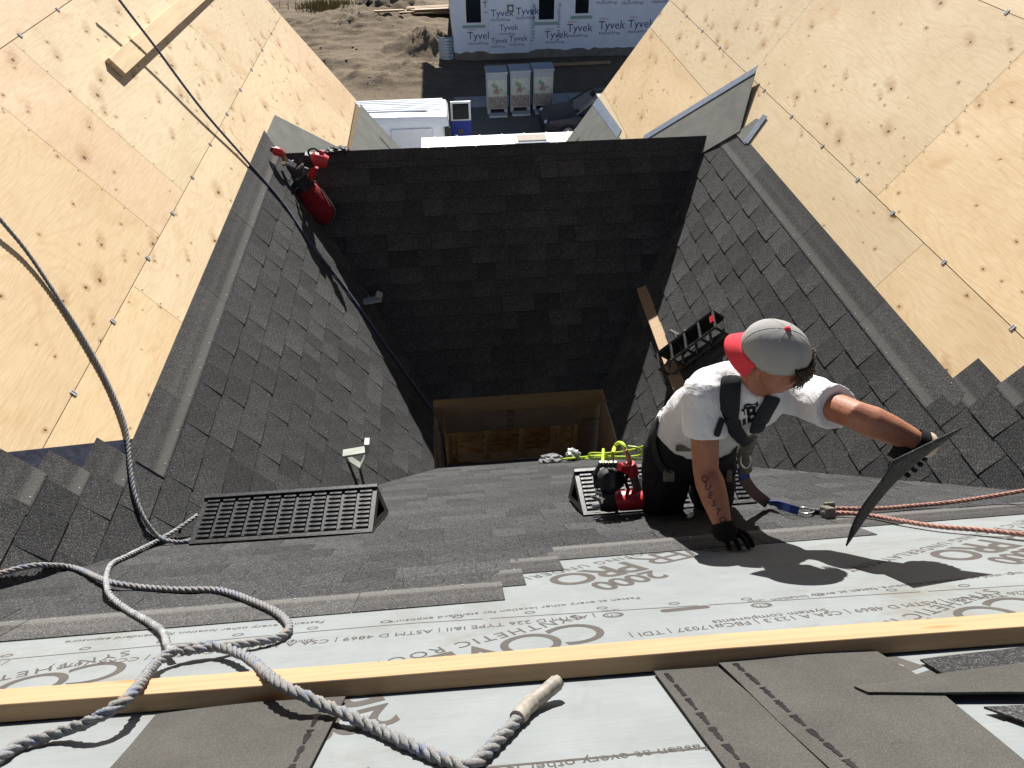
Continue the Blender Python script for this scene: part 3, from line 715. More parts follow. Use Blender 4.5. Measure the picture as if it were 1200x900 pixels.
# black framed carrier tipped over on the right slope behind the roofer
def carrier():
    o = PR.px(786, 440, .04); e = (PR.px(852, 392, .04) - o); L = e.length; e.normalize(); u = PR.n; w = e.cross(u).normalized(); w = w if w.z > 0 else -w
    t = thing('tool_carrier', o, 'black plastic open framed tool carrier lying on the shingles behind the roofer', 'tool carrier')
    def bar(a, b, r, mat='black_plastic_lighter', nm='frame_bar'):
        d = (b - a).normalized(); mb = MB(); x = d.orthogonal().normalized(); mb.box((a + b) / 2, d, x, d.cross(x), (b - a).length / 2 + r, r, r); bevel(mb.build(nm, M[mat], t), .003)
    H, D = .12, .17; n = 4
    for hh in (0, H):
        for dd in (0, D): bar(o + u * hh + w * dd, o + e * L + u * hh + w * dd, .009)
    for i in range(n + 1):
        p = o + e * (L * i / n)
        for dd in (0, D): bar(p + w * dd, p + w * dd + u * H, .009)
        for hh in (0, H): bar(p + u * hh, p + u * hh + w * D, .009)
    mb = MB(); mb.box(o + e * L / 2 + w * D * .95 + u * H / 2, e, u, w, L / 2, H / 2, .004); mb.build('back_panel', M['black_plastic'], t)
    mb = MB(); mb.box(o + e * (L - .01) + w * D * .5 + u * (H + .012), e, w, u, .015, .03, .008); mb.build('end_cap', M['red'], t)
carrier()
cl_ = thing('spring_clamp', PR.px(800, 412, .06), 'small black clamp with grey tips lying on the short plank', 'clamp')
for a, b, r, nm, mt in (((802, 414), (791, 391), .016, 'jaw', 'dark_rubber'), ((803, 412), (806, 390), .015, 'jaw', 'dark_rubber'), ((786, 388), (796, 393), .016, 'grip', 'grey_rubber'), ((803, 388), (808, 391), .016, 'grip', 'grey_rubber')):
    mb = MB(); mb.tube([PR.px(*a, .10), PR.px(*b, .12)], [r, r * .8], 8); mb.build(nm, M[mt], cl_, smooth=True)

# ------------------------------------------------------------------ roof brackets
def bracket(P, base, e1, e2, label):
    """slotted steel roof bracket: back strap on the slope, shelf arm, brace and upturned lip"""
    t = thing('roof_bracket', base, label, 'roof bracket', 'steel roof brackets'); b = V(base)
    up, out, sd = P.n, e1, e2
    # triangular bracket standing off the slope
    def bar(a, c, w, th, nm, mat): 
        d = (c - a).normalized(); s = sd; n_ = d.cross(s).normalized(); mb = MB(); mb.box((a + c) / 2, d, s, n_, (c - a).length / 2, w / 2, th / 2); bevel(mb.build(nm, M[mat], t), .002)
    top = b + up * .16 + out * .02; tip = b + up * .17 + out * .16 
    bar(b + out * .02, top, .035, .005, 'post_strap', 'webbing'); bar(b + out * .09, b + up * .12 + out * .10, .03, .005, 'post_strap', 'webbing')
    bar(top - out * .03, tip, .06, .006, 'shelf_arm', 'steel_white'); bar(tip, tip + up * .06 + out * .005, .06, .006, 'upturned_lip', 'steel_white')
    bar(top - up * .01, top - up * .10 + out * .10, .05, .006, 'brace', 'steel_white'); bar(top - up * .10 + out * .10, tip - up * .005, .05, .006, 'brace', 'steel_white')
    return t
def bracket_px(pts, depthP, hs, label, scale):
    t = None
    return t
B0 = PN.px(430, 573, .0)
br = thing('roof_bracket', B0, 'pale steel roof bracket standing on black legs beyond the ribbed wedge', 'roof bracket', 'steel roof brackets')
def at(px, py, y): return hy(px, py, y)
yb = (B0).y
def bar2(a, c, w, th, nm, mat, t, s=Y3):
    d = (c - a).normalized(); s = (s - d * s.dot(d)).normalized(); n_ = d.cross(s).normalized(); mb = MB(); mb.box((a + c) / 2, d, s, n_, (c - a).length / 2, w / 2, th / 2); bevel(mb.build(nm, M[mat], t), .002)
bar2(at(402, 532, yb - .1), at(432, 527, yb - .1), .06, .018, 'shelf_arm', 'steel_white', br)
bar2(at(431, 527, yb - .1), at(430, 517, yb - .1), .06, .03, 'upturned_lip', 'steel_white', br)
bar2(at(404, 534, yb - .1), at(422, 546, yb - .1), .055, .008, 'brace', 'steel_white', br)
bar2(at(422, 546, yb - .1), at(431, 529, yb - .1), .055, .008, 'brace', 'steel_white', br)
bar2(at(405, 534, yb - .08), at(420, 571, yb), .02, .014, 'leg', 'black_plastic', br); bar2(at(421, 546, yb - .08), at(427, 571, yb), .02, .014, 'leg', 'black_plastic', br)
bar2(at(412, 572, yb + .01), at(432, 572, yb + .01), .04, .012, 'foot_plate', 'black_plastic', br)
B1 = PB.px(440, 352, .0); y1 = B1.y - .12
br = thing('roof_bracket', B1, 'steel roof bracket hung in deep shade on the black shingles', 'roof bracket', 'steel roof brackets')
bar2(at(424, 354, y1), at(447, 350, y1), .08, .02, 'shelf_arm', 'steel_white', br); bar2(at(441, 344, y1), at(447.5, 347, y1), .06, .03, 'upturned_lip', 'steel_white', br)
bar2(at(433, 349, y1 + .02), at(415, 321, B1.y + .32), .012, .004, 'hanging_strap', 'steel', br); bar2(at(426, 354, y1), at(440, 366, y1 + .08), .05, .008, 'brace', 'dark_rubber', br)

# ------------------------------------------------------------------ loose shingles upside down on the underlayment
def loose(poly, h, label, curl=(0, 0), lines=(), mat='loose', grp='loose shingles below the long board'):
    """poly in (u,v); subdivided sheet so that it can curl and ripple"""
    us = [p[0] for p in poly]; c = (sum(us) / len(us), sum(p[1] for p in poly) / len(poly))
    t = thing('loose_shingle', PN.p(*c, h), label, 'shingle', grp)
    bm = bmesh.new(); bm.faces.new([bm.verts.new((u, v, 0)) for u, v in poly])
    bmesh.ops.triangulate(bm, faces=bm.faces); bmesh.ops.subdivide_edges(bm, edges=bm.edges, cuts=5, use_grid_fill=True)
    vs = [v.co.copy() for v in bm.verts]; bm.verts.index_update(); fs = [tuple(x.index for x in f.verts) for f in bm.faces]
    bd = [tuple(x.index for x in e.verts) for e in bm.edges if len(e.link_faces) == 1]; bm.free()
    def hh(u, v): return h + .004 * (1 + noise.noise(V((u * 5, v * 5, h * 900)))) + curl[0] * max(0, (v - curl[1])) ** 2
    n_ = len(vs); mb = MB()
    mb.add([PN.p(p.x, p.y, hh(p.x, p.y) + .004) for p in vs] + [PN.p(p.x, p.y, hh(p.x, p.y)) for p in vs], fs + [tuple(reversed([i + n_ for i in f])) for f in fs] + [(a, b, b + n_, a + n_) for a, b in bd])
    mb.build('sheet', M[mat], t)
    rg = random.Random(int(h * 9e4) + len(poly))
    for (a, b) in lines:
        a, b = V((*a, 0)), V((*b, 0)); L = (b - a).length; d = (b - a) / L; s = 0
        while s < L - .02:
            ln = rg.uniform(.035, .06); e = min(L, s + ln); mb = MB(); K = 8; top = []
            for i in range(K + 1):
                q = a + d * (s + (e - s) * i / K); w = (.0035 + .0055 * rg.random()) * (1 - .5 * i / K); top += [(q.x - d.y * w, q.y + d.x * w), (q.x + d.y * w, q.y - d.x * w)]
            mb.add([PN.p(u, v, hh(u, v) + .0052) for u, v in top], [(2 * i, 2 * i + 1, 2 * i + 3, 2 * i + 2) for i in range(K)]); mb.build('tar_dab', M['tar'], t)
            s = e + rg.uniform(.006, .014)
    return t
loose([(-.655, 1.045), (-.45, 1.055), (-.275, 1.04), (-.30, .62), (-.64, .64)], .0034, 'upside down grey shingle lying below the board under the frayed rope', lines=[((-.315, 1.03), (-.325, .64))])
loose([(.365, 1.03), (.50, 1.025), (.535, .55), (.375, .55)], .0034, 'narrow upside down shingle beside the printed underlayment with one tar line', lines=[((.385, 1.01), (.405, .57))])
loose([(.505, 1.03), (.70, 1.06), (.845, 1.02), (.85, .86), (.80, .50), (.525, .50)], .0075, 'widest upside down grey shingle with a dashed tar line down one side', lines=[((.535, 1.02), (.56, .52))], curl=(1.2, 1.0))
loose([(.70, .845), (.88, .865), (1.10, .89), (1.06, .74), (.71, .815)], .0135, 'long thin grey shingle strip laid over the wide upside down shingle', curl=(0, 0))
loose([(.905, .965), (1.20, .985), (1.20, .895), (.905, .872)], .0038, 'dark granule side of a shingle showing beside the board', mat='shingle')
loose([(.875, .735), (1.05, .72), (1.05, .55), (.93, .60)], .0062, 'dark granule shingle corner beneath the long thin strip', mat='shingle')

# ------------------------------------------------------------------ the roofer
def Z(x, y, z): return V((x, y, z + GZ))
M['skin'] = None
def skin_mat():
    k = NT('tanned_skin'); f = k.noise(18, 5, .65); g = k.noise(220, 3, .7)
    c = k.ramp(f, [(.25, (.235, .088, .050)), (.55, (.325, .135, .080)), (.8, (.40, .185, .112))]); c = k.mix(.25, c, k.ramp(g, [(.3, (.26, .09, .05)), (.7, (.52, .25, .15))]))
    k.b.inputs['Subsurface Weight'].default_value = .06; k.b.inputs['Subsurface Radius'].default_value = (.01, .004, .002)
    hr = k.n('Mapping'); k.l(k.tc.outputs['Object'], hr.inputs[0]); hr.inputs['Rotation'].default_value = (.4, .2, .6); hr.inputs['Scale'].default_value = (320, 60, 90)
    hh = k.noise(1.0, 3, .7, vec=hr.outputs[0]); c = k.mix(k.mapr(hh, .54, .68, 0, .5), c, (.11, .045, .025)); k.bump(k.math('ADD', g, hh), .3, .003); return k.out(c, .5, .4)
M['skin'] = skin_mat()
def cloth(name, c, var=.1, bs=500, str_=.25, rough=.9, fold=.5):
    k = NT(name); c = V(c); w = k.noise(bs, 2, .6); f = k.noise(9, 4, .6, dist=.6); g = k.noise(22, 3, .55, dist=1.2)
    cc = k.ramp(f, [(.25, tuple(c * (1 - var))), (.75, tuple(c * (1 + var * .4)))]); cc = k.mix(.12, cc, k.ramp(w, [(.3, tuple(c * .6)), (.7, tuple(c * 1.25))]))
    mp = k.n('Mapping'); k.l(k.tc.outputs['Object'], mp.inputs[0]); mp.inputs['Rotation'].default_value = (.5, .9, .3); mp.inputs['Scale'].default_value = (26, 7, 9)
    cr = k.noise(1.0, 4, .55, vec=mp.outputs[0], dist=1.4); cr = k.math('ABSOLUTE', k.math('SUBTRACT', cr, .5))
    k.bump(k.math('ADD', k.math('ADD', k.math('MULTIPLY', w, .05), k.math('MULTIPLY', g, fold * .5)), k.math('MULTIPLY', cr, fold * 2.6)), str_, .03); return k.out(cc, rough, .15)
M['tee'] = cloth('white_cotton', (.68, .685, .70), .05, str_=.30); M['trousers'] = cloth('black_workwear', (.014, .014, .016), .3)
M['cap_grey'] = cloth('heather_grey_cotton', (.31, .308, .297), .1, 260, .15, fold=.15); M['cap_red'] = cloth('coral_red_cotton', (.66, .055, .075), .06, 260, .1, fold=.05)
M['glove'] = cloth('black_glove', (.014, .014, .015), .3, 300, .3); M['cuff'] = cloth('beige_cuff', (.45, .38, .29), .1)
M['hair'] = simple('dark_hair', (.025, .016, .010), .45, .4, var=.5, scale=80)
M['pouch'] = simple('tan_pouch', (.16, .13, .09), .8, .2); M['tattoo'] = simple('tattoo_ink', (.085, .042, .032), .6, .3)
M['camo'] = simple('khaki_buckle', (.12, .11, .085), .5, .4, var=.5, scale=50)

pel, waist, ribs, chest, upper, neck = Z(.945, 2.20, -2.22), Z(.948, 2.14, -2.06), Z(.965, 2.06, -1.91), Z(.99, 1.98, -1.775), Z(1.005, 1.925, -1.685), Z(1.012, 1.895, -1.635)
shR, shL = Z(.845, 1.955, -1.675), Z(1.185, 1.905, -1.715)
elR, wrR = hy(827, 550, 1.80), hy(849, 622, 1.615)
elL, wrL = hy(1004, 487, 1.655), hy(1084, 521, 1.555)
knR, knL = Z(.885, 2.225, -2.595), Z(1.125, 2.25, -2.595)
hpR, hpL = Z(.865, 2.205, -2.25), Z(1.045, 2.215, -2.25)
anR, anL = Z(.87, 2.67, -2.93), Z(1.13, 2.68, -2.94)
sx = (shL - shR).normalized()
Hc = CAM + ray(906, 420) * (1.852 / ray(906, 420).y)
Uh = (-CD * .62 - CF * .77 + CR * .10).normalized(); Fh = (CR * .70 + CD * .70); Fh = (Fh - Uh * Fh.dot(Uh)).normalized(); Sh = Fh.cross(Uh).normalized()   # his right side
def hd(f, s, u): return Hc + Fh * f + Sh * s + Uh * u

man = thing('person', Z(1.05, 2.3, -2.70), 'kneeling roofer in white shirt, grey and red cap and black harness holding a shingle', 'person')
def organic(mb, name, mat, parent, vox, smooth=6, disp=None, subs=None):
    o = mb.build(name, mat, parent, smooth='full')
    m = o.modifiers.new('remesh', 'REMESH'); m.mode = 'VOXEL'; m.voxel_size = vox; m.use_smooth_shade = True
    if smooth: m = o.modifiers.new('smooth', 'SMOOTH'); m.factor = .5; m.iterations = smooth
    if disp:
        tx = bpy.data.textures.new(name + '_folds', 'CLOUDS'); tx.noise_scale = disp[0]; tx.noise_depth = 2
        m = o.modifiers.new('folds', 'DISPLACE'); m.texture = tx; m.strength = disp[1]; m.mid_level = .5; m.texture_coords = 'LOCAL'
    return o
# body: one continuous skin from head to feet
mb = MB()
mb.tube([pel - (waist - pel) * .5, pel, waist, ribs, chest, upper, neck], [(.13, .09), (.15, .105), (.135, .10), (.15, .105), (.165, .11), (.14, .085), (.06, .055)], 20, hint=sx)
mb.tube([neck - (hd(0, 0, 0) - neck) * .3, neck, (neck + hd(-.035, 0, -.075)) / 2, hd(-.03, 0, -.06)], [.066, .062, .056, .056], 14)
mb.ball(hd(-.005, 0, .02), Fh, Sh, Uh, .097, .077, .105, 20, 12)                      # skull
mb.tube([hd(.030, 0, .02), hd(.042, 0, -.03), hd(.050, 0, -.075), hd(.055, 0, -.108)], [(.062, .060), (.056, .056), (.045, .046), (.024, .028)], 16, hint=Fh)   # face and jaw
mb.tube([hd(.020, .055, -.03), hd(.050, .036, -.085), hd(.070, .0, -.104), hd(.050, -.036, -.085), hd(.020, -.055, -.03)], [.022, .019, .017, .019, .022], 8)     # jaw line
mb.tube([hd(.090, 0, .018), hd(.104, 0, -.008), hd(.116, 0, -.030), hd(.098, 0, -.040)], [.010, .011, .014, .012], 8)        # nose
for s in (1, -1):
    mb.ball(hd(.098, s * .012, -.036), Fh, Sh, Uh, .011, .009, .008, 8, 6)
    mb.ball(hd(.078, s * .034, -.018), Fh, Sh, Uh, .018, .020, .016, 8, 6)            # cheek
    mb.tube([hd(.084, s * .012, .026), hd(.086, s * .032, .030), hd(.074, s * .052, .024)], [.009, .010, .008], 6)          # brow
    mb.tube([hd(-.005, s * .074, .012), hd(-.016, s * .083, .006), hd(-.016, s * .084, -.018), hd(-.006, s * .076, -.034)], [(.011, .007), (.013, .007), (.012, .007), (.009, .007)], 8)   # ear
mb.tube([hd(.086, -.024, -.066), hd(.096, 0, -.065), hd(.086, .024, -.066)], [.006, .0075, .006], 6)   # lips
mb.tube([hd(.082, -.022, -.078), hd(.092, 0, -.078), hd(.082, .022, -.078)], [.006, .0075, .006], 6)
def arm(sh, el, wr, hand):
    mb.tube([sh + (el - sh) * .02, sh.lerp(el, .08), sh.lerp(el, .35), sh.lerp(el, .7), el, el.lerp(wr, .22), el.lerp(wr, .5), el.lerp(wr, .8), wr, hand],
        [.030, .048, .051, .049, .046, .052, .047, .036, .027, .018], 16)
hdR = PN.px(851, 634, .06); hdL = wrL + (CR * .35 + CD * .75 + CF * .35).normalized() * .06
arm(shR, elR, wrR, wrR.lerp(hdR, .12)); arm(shL, elL, wrL, wrL + (hdL - wrL) * .15)
for h_, k_, a_ in ((hpR, knR, anR), (hpL, knL, anL)):
    mb.tube([h_ + (h_ - k_) * .1, h_, h_.lerp(k_, .5), k_], [.075, .08, .068, .05], 14)
    mb.tube([k_, k_.lerp(a_, .3), k_.lerp(a_, .7), a_], [.048, .052, .04, .032], 12)
    mb.tube([a_, a_ + V((0, .06, -.04)), a_ + V((0, .13, -.11))], [.034, .036, .026], 10)
body = organic(mb, 'body', M['skin'], man, .0055, 4)
# T-shirt
mb = MB()
hem = pel.lerp(waist, .72)
mb.tube([hem, waist, ribs, chest, upper, neck + (neck - upper) * .25], [(.182, .135), (.172, .128), (.172, .128), (.180, .128), (.155, .100), (.075, .068)], 24, hint=sx)
for sh, el, k in ((shR, elR, .60), (shL, elL, .66)):
    mb.ball(sh + (chest - sh) * .12 + (el - sh) * .06, X3, Y3, Z3, .070, .070, .070, 16, 10); mb.tube([sh + (chest - sh) * .10, sh.lerp(el, .15), sh.lerp(el, .35), sh.lerp(el, k - .08), sh.lerp(el, k)], [.072, .076, .075, .079, .082], 18)
tee = organic(mb, 't_shirt', M['tee'], man, .0075, 12, (.10, .020))
# trousers
mb = MB()
mb.tube([hem + (waist - hem) * .5, hem, pel, pel - (waist - pel) * .55], [(.160, .118), (.172, .130), (.182, .145), (.15, .12)], 22, hint=sx)
for h_, k_, a_ in ((hpR, knR, anR), (hpL, knL, anL)):
    mb.tube([h_ + (h_ - k_) * .12, h_, h_.lerp(k_, .5), k_ + V((0, -.005, -.01))], [.100, .112, .108, .092], 16)
    mb.tube([k_ + V((0, -.02, -.005)), k_.lerp(a_, .3), k_.lerp(a_, .7), a_], [.085, .084, .072, .062], 14)
    mb.ball(k_ + V((0, -.02, -.02)), X3, Y3, Z3, .096, .08, .072, 12, 8)
tr = organic(mb, 'trousers', M['trousers'], man, .009, 4, (.09, .022))
for a_ in (anR, anL):
    mb = MB(); mb.tube([a_ + V((0, -.03, .04)), a_, a_ + V((0, .05, -.04)), a_ + V((0, .12, -.10)), a_ + V((0, .17, -.16))], [.058, .056, (.05, .052), (.048, .045), (.04, .03)], 14, hint=X3)
    organic(mb, 'boot', M['dark_rubber'], man, .008, 3)
# gloves with separate fingers
def finger(mb, pts, r): mb.tube(catmull(pts, .006), [r * (1 - .25 * i / 12) for i in range(len(catmull(pts, .006)))], 8); mb.ball(pts[-1], X3, Y3, Z3, r * .8, r * .8, r * .8, 8, 6)
u0, v0 = PN.pxuv(853, 641)
dF = V((.25, -.97)); dS = V((.97, .25))
mb = MB(); mb.tube([wrR + (elR - wrR) * .12, wrR, PN.p(u0 - .0, v0 + .03, .062), PN.p(u0 + .008, v0 - .012, .045)], [.043, .042, (.050, .036), (.056, .028)], 14, hint=PN.eu)
for i, (off, ln, sp) in enumerate(((.042, .060, .10), (.016, .074, .05), (-.011, .070, -.06), (-.037, .056, -.18))):
    b = V((u0 + .008, v0 - .012)) + dS * off; d = (dF + dS * sp).normalized()
    pts = [PN.p(b.x, b.y, .044), PN.p(*(b + d * ln * .45), .047 - .004 * i % 3 * .1), PN.p(*(b + d * ln * .85), .028), PN.p(*(b + d * ln), .0125)]
    finger(mb, pts, .0115)
b = V((u0, v0 + .015)) + dS * .035
finger(mb, [PN.p(*b, .045), PN.p(*(b + dS * .028 + dF * .012), .034), PN.p(*(b + dS * .040 + dF * .04), .014)], .0125)
gl = organic(mb, 'glove', M['glove'], man, .0032, 2)
# held shingle, cut to a valley triangle
SA, SBp, SC = Z(1.224, 1.449, -1.985), Z(1.214, 1.420, -1.548), Z(1.493, 1.532, -1.541)
sn = (SBp - SA).cross(SC - SBp).normalized(); sn = sn if sn.y > 0 else -sn
def tri(a, b): return SA + (SBp - SA) * a + (SC - SA) * b
N_ = 14; mb = MB(); idx = {}; vs = []
def curl(a, b): s = a + b; return sn * (.035 * math.sin(math.pi * s) * (b) + .012 * math.sin(5 * s))
for i in range(N_ + 1):
    for j in range(N_ + 1 - i):
        idx[i, j] = len(vs); vs.append(tri(i / N_, j / N_) + curl(i / N_, j / N_))
fs = []
for i in range(N_):
    for j in range(N_ - i):
        fs.append((idx[i, j], idx[i + 1, j], idx[i, j + 1]))
        if i + j < N_ - 1: fs.append((idx[i + 1, j], idx[i + 1, j + 1], idx[i, j + 1]))
mb.add(vs, fs); hs = thing('cut_shingle', SA, 'triangular dark shingle offcut held in the gloved hand of the roofer', 'shingle')
o = mb.build('sheet', M['shingle'], hs, smooth='full'); m = o.modifiers.new('thick', 'SOLIDIFY'); m.thickness = .005; m.offset = 0
mb = MB(); w_ = [(tri(.42 + .0 * t, .58 * t) + curl(.42, .58 * t) - sn * .0042) for t in [i / 12 for i in range(13)]]
dl = (SBp - SA).normalized() * .006
mb.add([p + dl * s for p in w_ for s in (-1, 1)], [(2 * i, 2 * i + 2, 2 * i + 3, 2 * i + 1) for i in range(12)]); mb.build('seam_line', M['strip'], hs)
# left glove behind the sheet
def sp(a, b, off): return tri(a, b) + curl(a, b) + sn * off
palm = sp(.05, .60, .045)
mb = MB(); mb.tube([wrL + (elL - wrL) * .10, wrL + sn * .02, wrL.lerp(palm, .5) + sn * .03, palm], [.042, .041, (.050, .036), (.050, .028)], 14, hint=(SC - SA).normalized())
ed = (SA - SC).normalized(); ac = sn.cross(ed); ac = ac if ac.x > 0 else -ac
for i in range(4):
    b0 = palm + ed * (-.035 + .024 * i); ln = (.060, .070, .066, .052)[i]
    finger(mb, [b0, b0 + ac * ln * .5 + sn * .010, b0 + ac * ln * .95 - sn * .006, b0 + ac * ln * .98 - sn * .040], .0118)
finger(mb, [palm - ed * .05 - ac * .01, palm - ed * .075 + ac * .02 - sn * .012, palm - ed * .070 + ac * .045 - sn * .035], .012)
organic(mb, 'glove', M['glove'], man, .0032, 2)
mb = MB(); mb.tube([wrL + (elL - wrL) * .02, wrL - (elL - wrL) * .10 + sn * .012], [.041, .040], 16, hint=sn); mb.build('glove_cuff', M['cuff'], man, smooth=True)
mb = MB(); mb.tube([wrL + (elL - wrL) * .14, wrL + (elL - wrL) * .02], [.0405, .0425], 16, hint=sn); mb.build('glove_strap', M['glove'], man, smooth=True)
# cap worn backwards
mb = MB(); secs = []
for j in range(13):
    e = math.radians(-14 + 104 * j / 12); ce, se = max(math.cos(e), .004), math.sin(e); ring_ = []
    for i in range(36):
        a = 2 * math.pi * i / 36; crease = 1 - .012 * (abs(math.cos(3 * a)) ** 14) * ce + .006 * noise.noise(V((math.cos(a) * 2.4, math.sin(a) * 2.4, j * .45)))
        lowf = .030 * max(0, math.cos(a)) ** 2 * (1 if j == 0 else max(0, 1 - j / 3))      # cut higher over the brow
        ring_.append(hd(-.006 + .114 * ce * math.cos(a) * crease, .092 * ce * math.sin(a) * crease, .038 + (.098 if se > 0 else .10) * se * crease + lowf))
    secs.append(ring_)
mb.loft(secs); capo = mb.build('cap', M['cap_grey'], man, smooth='full')
mb = MB(); top = []; 
K = 20; R_ = 6
for j in range(R_ + 1):
    for i in range(K + 1):
        a = math.radians(180 - 78 + 156 * i / K); r = j / R_; ext = .064 * max(.02, math.cos((a - math.pi) * 1.12)) ** .5
        c_, s_ = math.cos(a), math.sin(a)
        top.append(hd(-.006 + .112 * c_ - ext * r * .74, .091 * s_ * (1 + .04 * r), .022 - .040 * r - .045 * (abs(s_) ** 2) * r * .7))
mb.add(top, [(j * (K + 1) + i, j * (K + 1) + i + 1, (j + 1) * (K + 1) + i + 1, (j + 1) * (K + 1) + i) for j in range(R_) for i in range(K)])
br_ = mb.build('brim', M['cap_red'], capo, smooth='full'); m = br_.modifiers.new('t', 'SOLIDIFY'); m.thickness = .004
mb = MB(); mb.ball(hd(-.006, 0, .137), Fh, Sh, Uh, .0105, .0105, .008, 10, 6); mb.build('button', M['cap_red'], capo, smooth='full')
for k_ in range(6):
    mb = MB(); a = math.pi / 6 + k_ * math.pi / 3; pts = []
    for j in range(10):
        e = math.radians(-8 + 96 * j / 9); ce, se = math.cos(e), math.sin(e); pts.append(hd(-.006 + .1135 * ce * math.cos(a), .0915 * ce * math.sin(a), .038 + .098 * se))
    mb.tube(pts, .0013, 5); mb.build('seam', M['cap_grey'], capo)
# curls of hair at brow and temples
rg = random.Random(5); mb = MB()
for k_ in range(170):
    a = rg.uniform(-1.3, .62); r0 = hd(-.006 + .098 * math.cos(a), .080 * math.sin(a), .042 + .012 * rg.random())
    out = (Fh * math.cos(a) * .098 + Sh * math.sin(a) * .08).normalized(); ln = rg.uniform(.04, .095); cu_ = rg.uniform(.007, .016); ph = rg.random() * 6; pts = []
    side = Uh.cross(out)
    for j in range(9):
        t = j / 8; pts.append(r0 + out * (.012 + .022 * math.sin(t * 2.2)) + Uh * (.006 - ln * t ** 1.3) + side * (cu_ * math.sin(ph + t * 5.5)) + out * (cu_ * .7 * math.cos(ph + t * 5.5)))
    mb.tube(pts, [.0026 * (1 - .6 * j / 8) for j in range(9)], 5)
for k_ in range(60):
    a = rg.choice((rg.uniform(-2.6, -.9), rg.uniform(1.9, 2.7))); r0 = hd(-.006 + .094 * math.cos(a), .076 * math.sin(a), .02)
    mb.tube([r0, r0 - Uh * .02 + Sh * .004 * math.sin(a), r0 - Uh * .045 + (hd(0, 0, 0) - r0) * .08], [.003, .0026, .001], 5)
kind(mb.build('hair', M['hair'], man, smooth='full'), 'stuff')

# surface lookup for the straps, the print and the tattoo
dg = bpy.context.evaluated_depsgraph_get(); dg.update()
def bvh_of(objs):
    vs, ps = [], []
    for o in objs:
        ev = o.evaluated_get(dg); me = ev.to_mesh(); b = len(vs); W_ = Matrix.Translation(WLOC[o.name])
        vs += [W_ @ v.co for v in me.vertices]; ps += [tuple(i + b for i in p.vertices) for p in me.polygons]; ev.to_mesh_clear()
    return BVHTree.FromPolygons(vs, ps)
bv_cl = bvh_of([tee, tr]); bv_sk = bvh_of([body])
def cast(bv, px, py):
    r = ray(px, py).normalized(); h = bv.ray_cast(CAM, r); return (h[0], h[1]) if h[0] is not None else None
def strap(px_pts, w, th, name, mat, parent, lift=.004, snap=True):
    hits = [cast(bv_cl, x, y) for x, y in px_pts]; hits = [h for h in hits if h]
    if len(hits) < 2: return None
    pts = [h[0] for h in hits]; nrm = [h[1] for h in hits]; C = catmull(pts, .02); mb = MB(); secs = []
    prevn = None
    for i, p in enumerate(C):
        loc, n_, _, _ = bv_cl.find_nearest(p); p = loc if snap and (loc - p).length < .05 else p
        prevn = n_ if prevn is None else (prevn * .6 + n_ * .4).normalized(); n_ = prevn
        t = (C[min(i + 1, len(C) - 1)] - C[max(i - 1, 0)]).normalized(); s_ = t.cross(n_).normalized(); n2 = s_.cross(t).normalized()
        n2 = n2 if n2.dot(n_) > 0 else -n2; b = p + n2 * lift
        secs.append([b - s_ * w / 2 - n2 * .004, b - s_ * w / 2 + n2 * th * .6, b - s_ * w / 4 + n2 * th, b + s_ * w / 4 + n2 * th, b + s_ * w / 2 + n2 * th * .6, b + s_ * w / 2 - n2 * .004])
    mb.loft(secs); o = mb.build(name, M[mat], parent, smooth=True); m = o.modifiers.new('s', 'SUBSURF'); m.levels = 1; m.render_levels = 1; return o
hn = thing('safety_harness', chest, 'black padded safety harness strapped over the white shirt', 'harness')
strap([(868, 392), (864, 400), (861, 408), (860, 422), (858, 440), (857, 458), (856, 474), (854, 486)], .074, .016, 'shoulder_strap', 'webbing_teal', hn, .007)
strap([(904, 462), (900, 472), (893, 484), (888, 494)], .066, .016, 'shoulder_strap', 'webbing_teal', hn, .007)
strap([(853, 484), (858, 496), (866, 506), (874, 515), (880, 524)], .055, .010, 'chest_strap', 'webbing_teal', hn, .014, False)
strap([(889, 490), (884, 502), (880, 513), (879, 526)], .055, .010, 'chest_strap', 'webbing_teal', hn, .016, False)
strap([(793, 446), (782, 466), (773, 488), (768, 510), (769, 528), (776, 546), (786, 556)], .042, .005, 'side_strap', 'webbing_teal', hn, .005)
strap([(846, 490), (842, 500), (838, 512)], .03, .005, 'side_strap', 'webbing', hn, .004)
def hwb(px, py, sz, mat, nm, bv=bv_cl, fw=.03):
    h = cast(bv, px, py)
    if not h: return
    mb = MB(); p = h[0] - CF * fw * .4; mb.box(p, CR, CD, CF, sz[0], sz[1], sz[2]); bevel(mb.build(nm, M[mat], hn), .004)
hwb(853, 480, (.026, .007, .008), 'dark_rubber', 'adjuster'); hwb(897, 476, (.016, .005, .008), 'steel', 'adjuster'); hwb(783, 556, (.022, .028, .012), 'camo', 'leg_buckle')
hwb(850, 398, (.022, .02, .012), 'webbing_teal', 'shoulder_pad'); hwb(757, 515, (.018, .028, .02), 'pouch', 'belt_pouch'); hwb(800, 525, (.03, .012, .01), 'camo', 'belt_buckle')
hwb(777, 480, (.012, .006, .006), 'steel', 'adjuster'); hwb(853, 557, (.012, .026, .012), 'camo', 'leg_buckle')
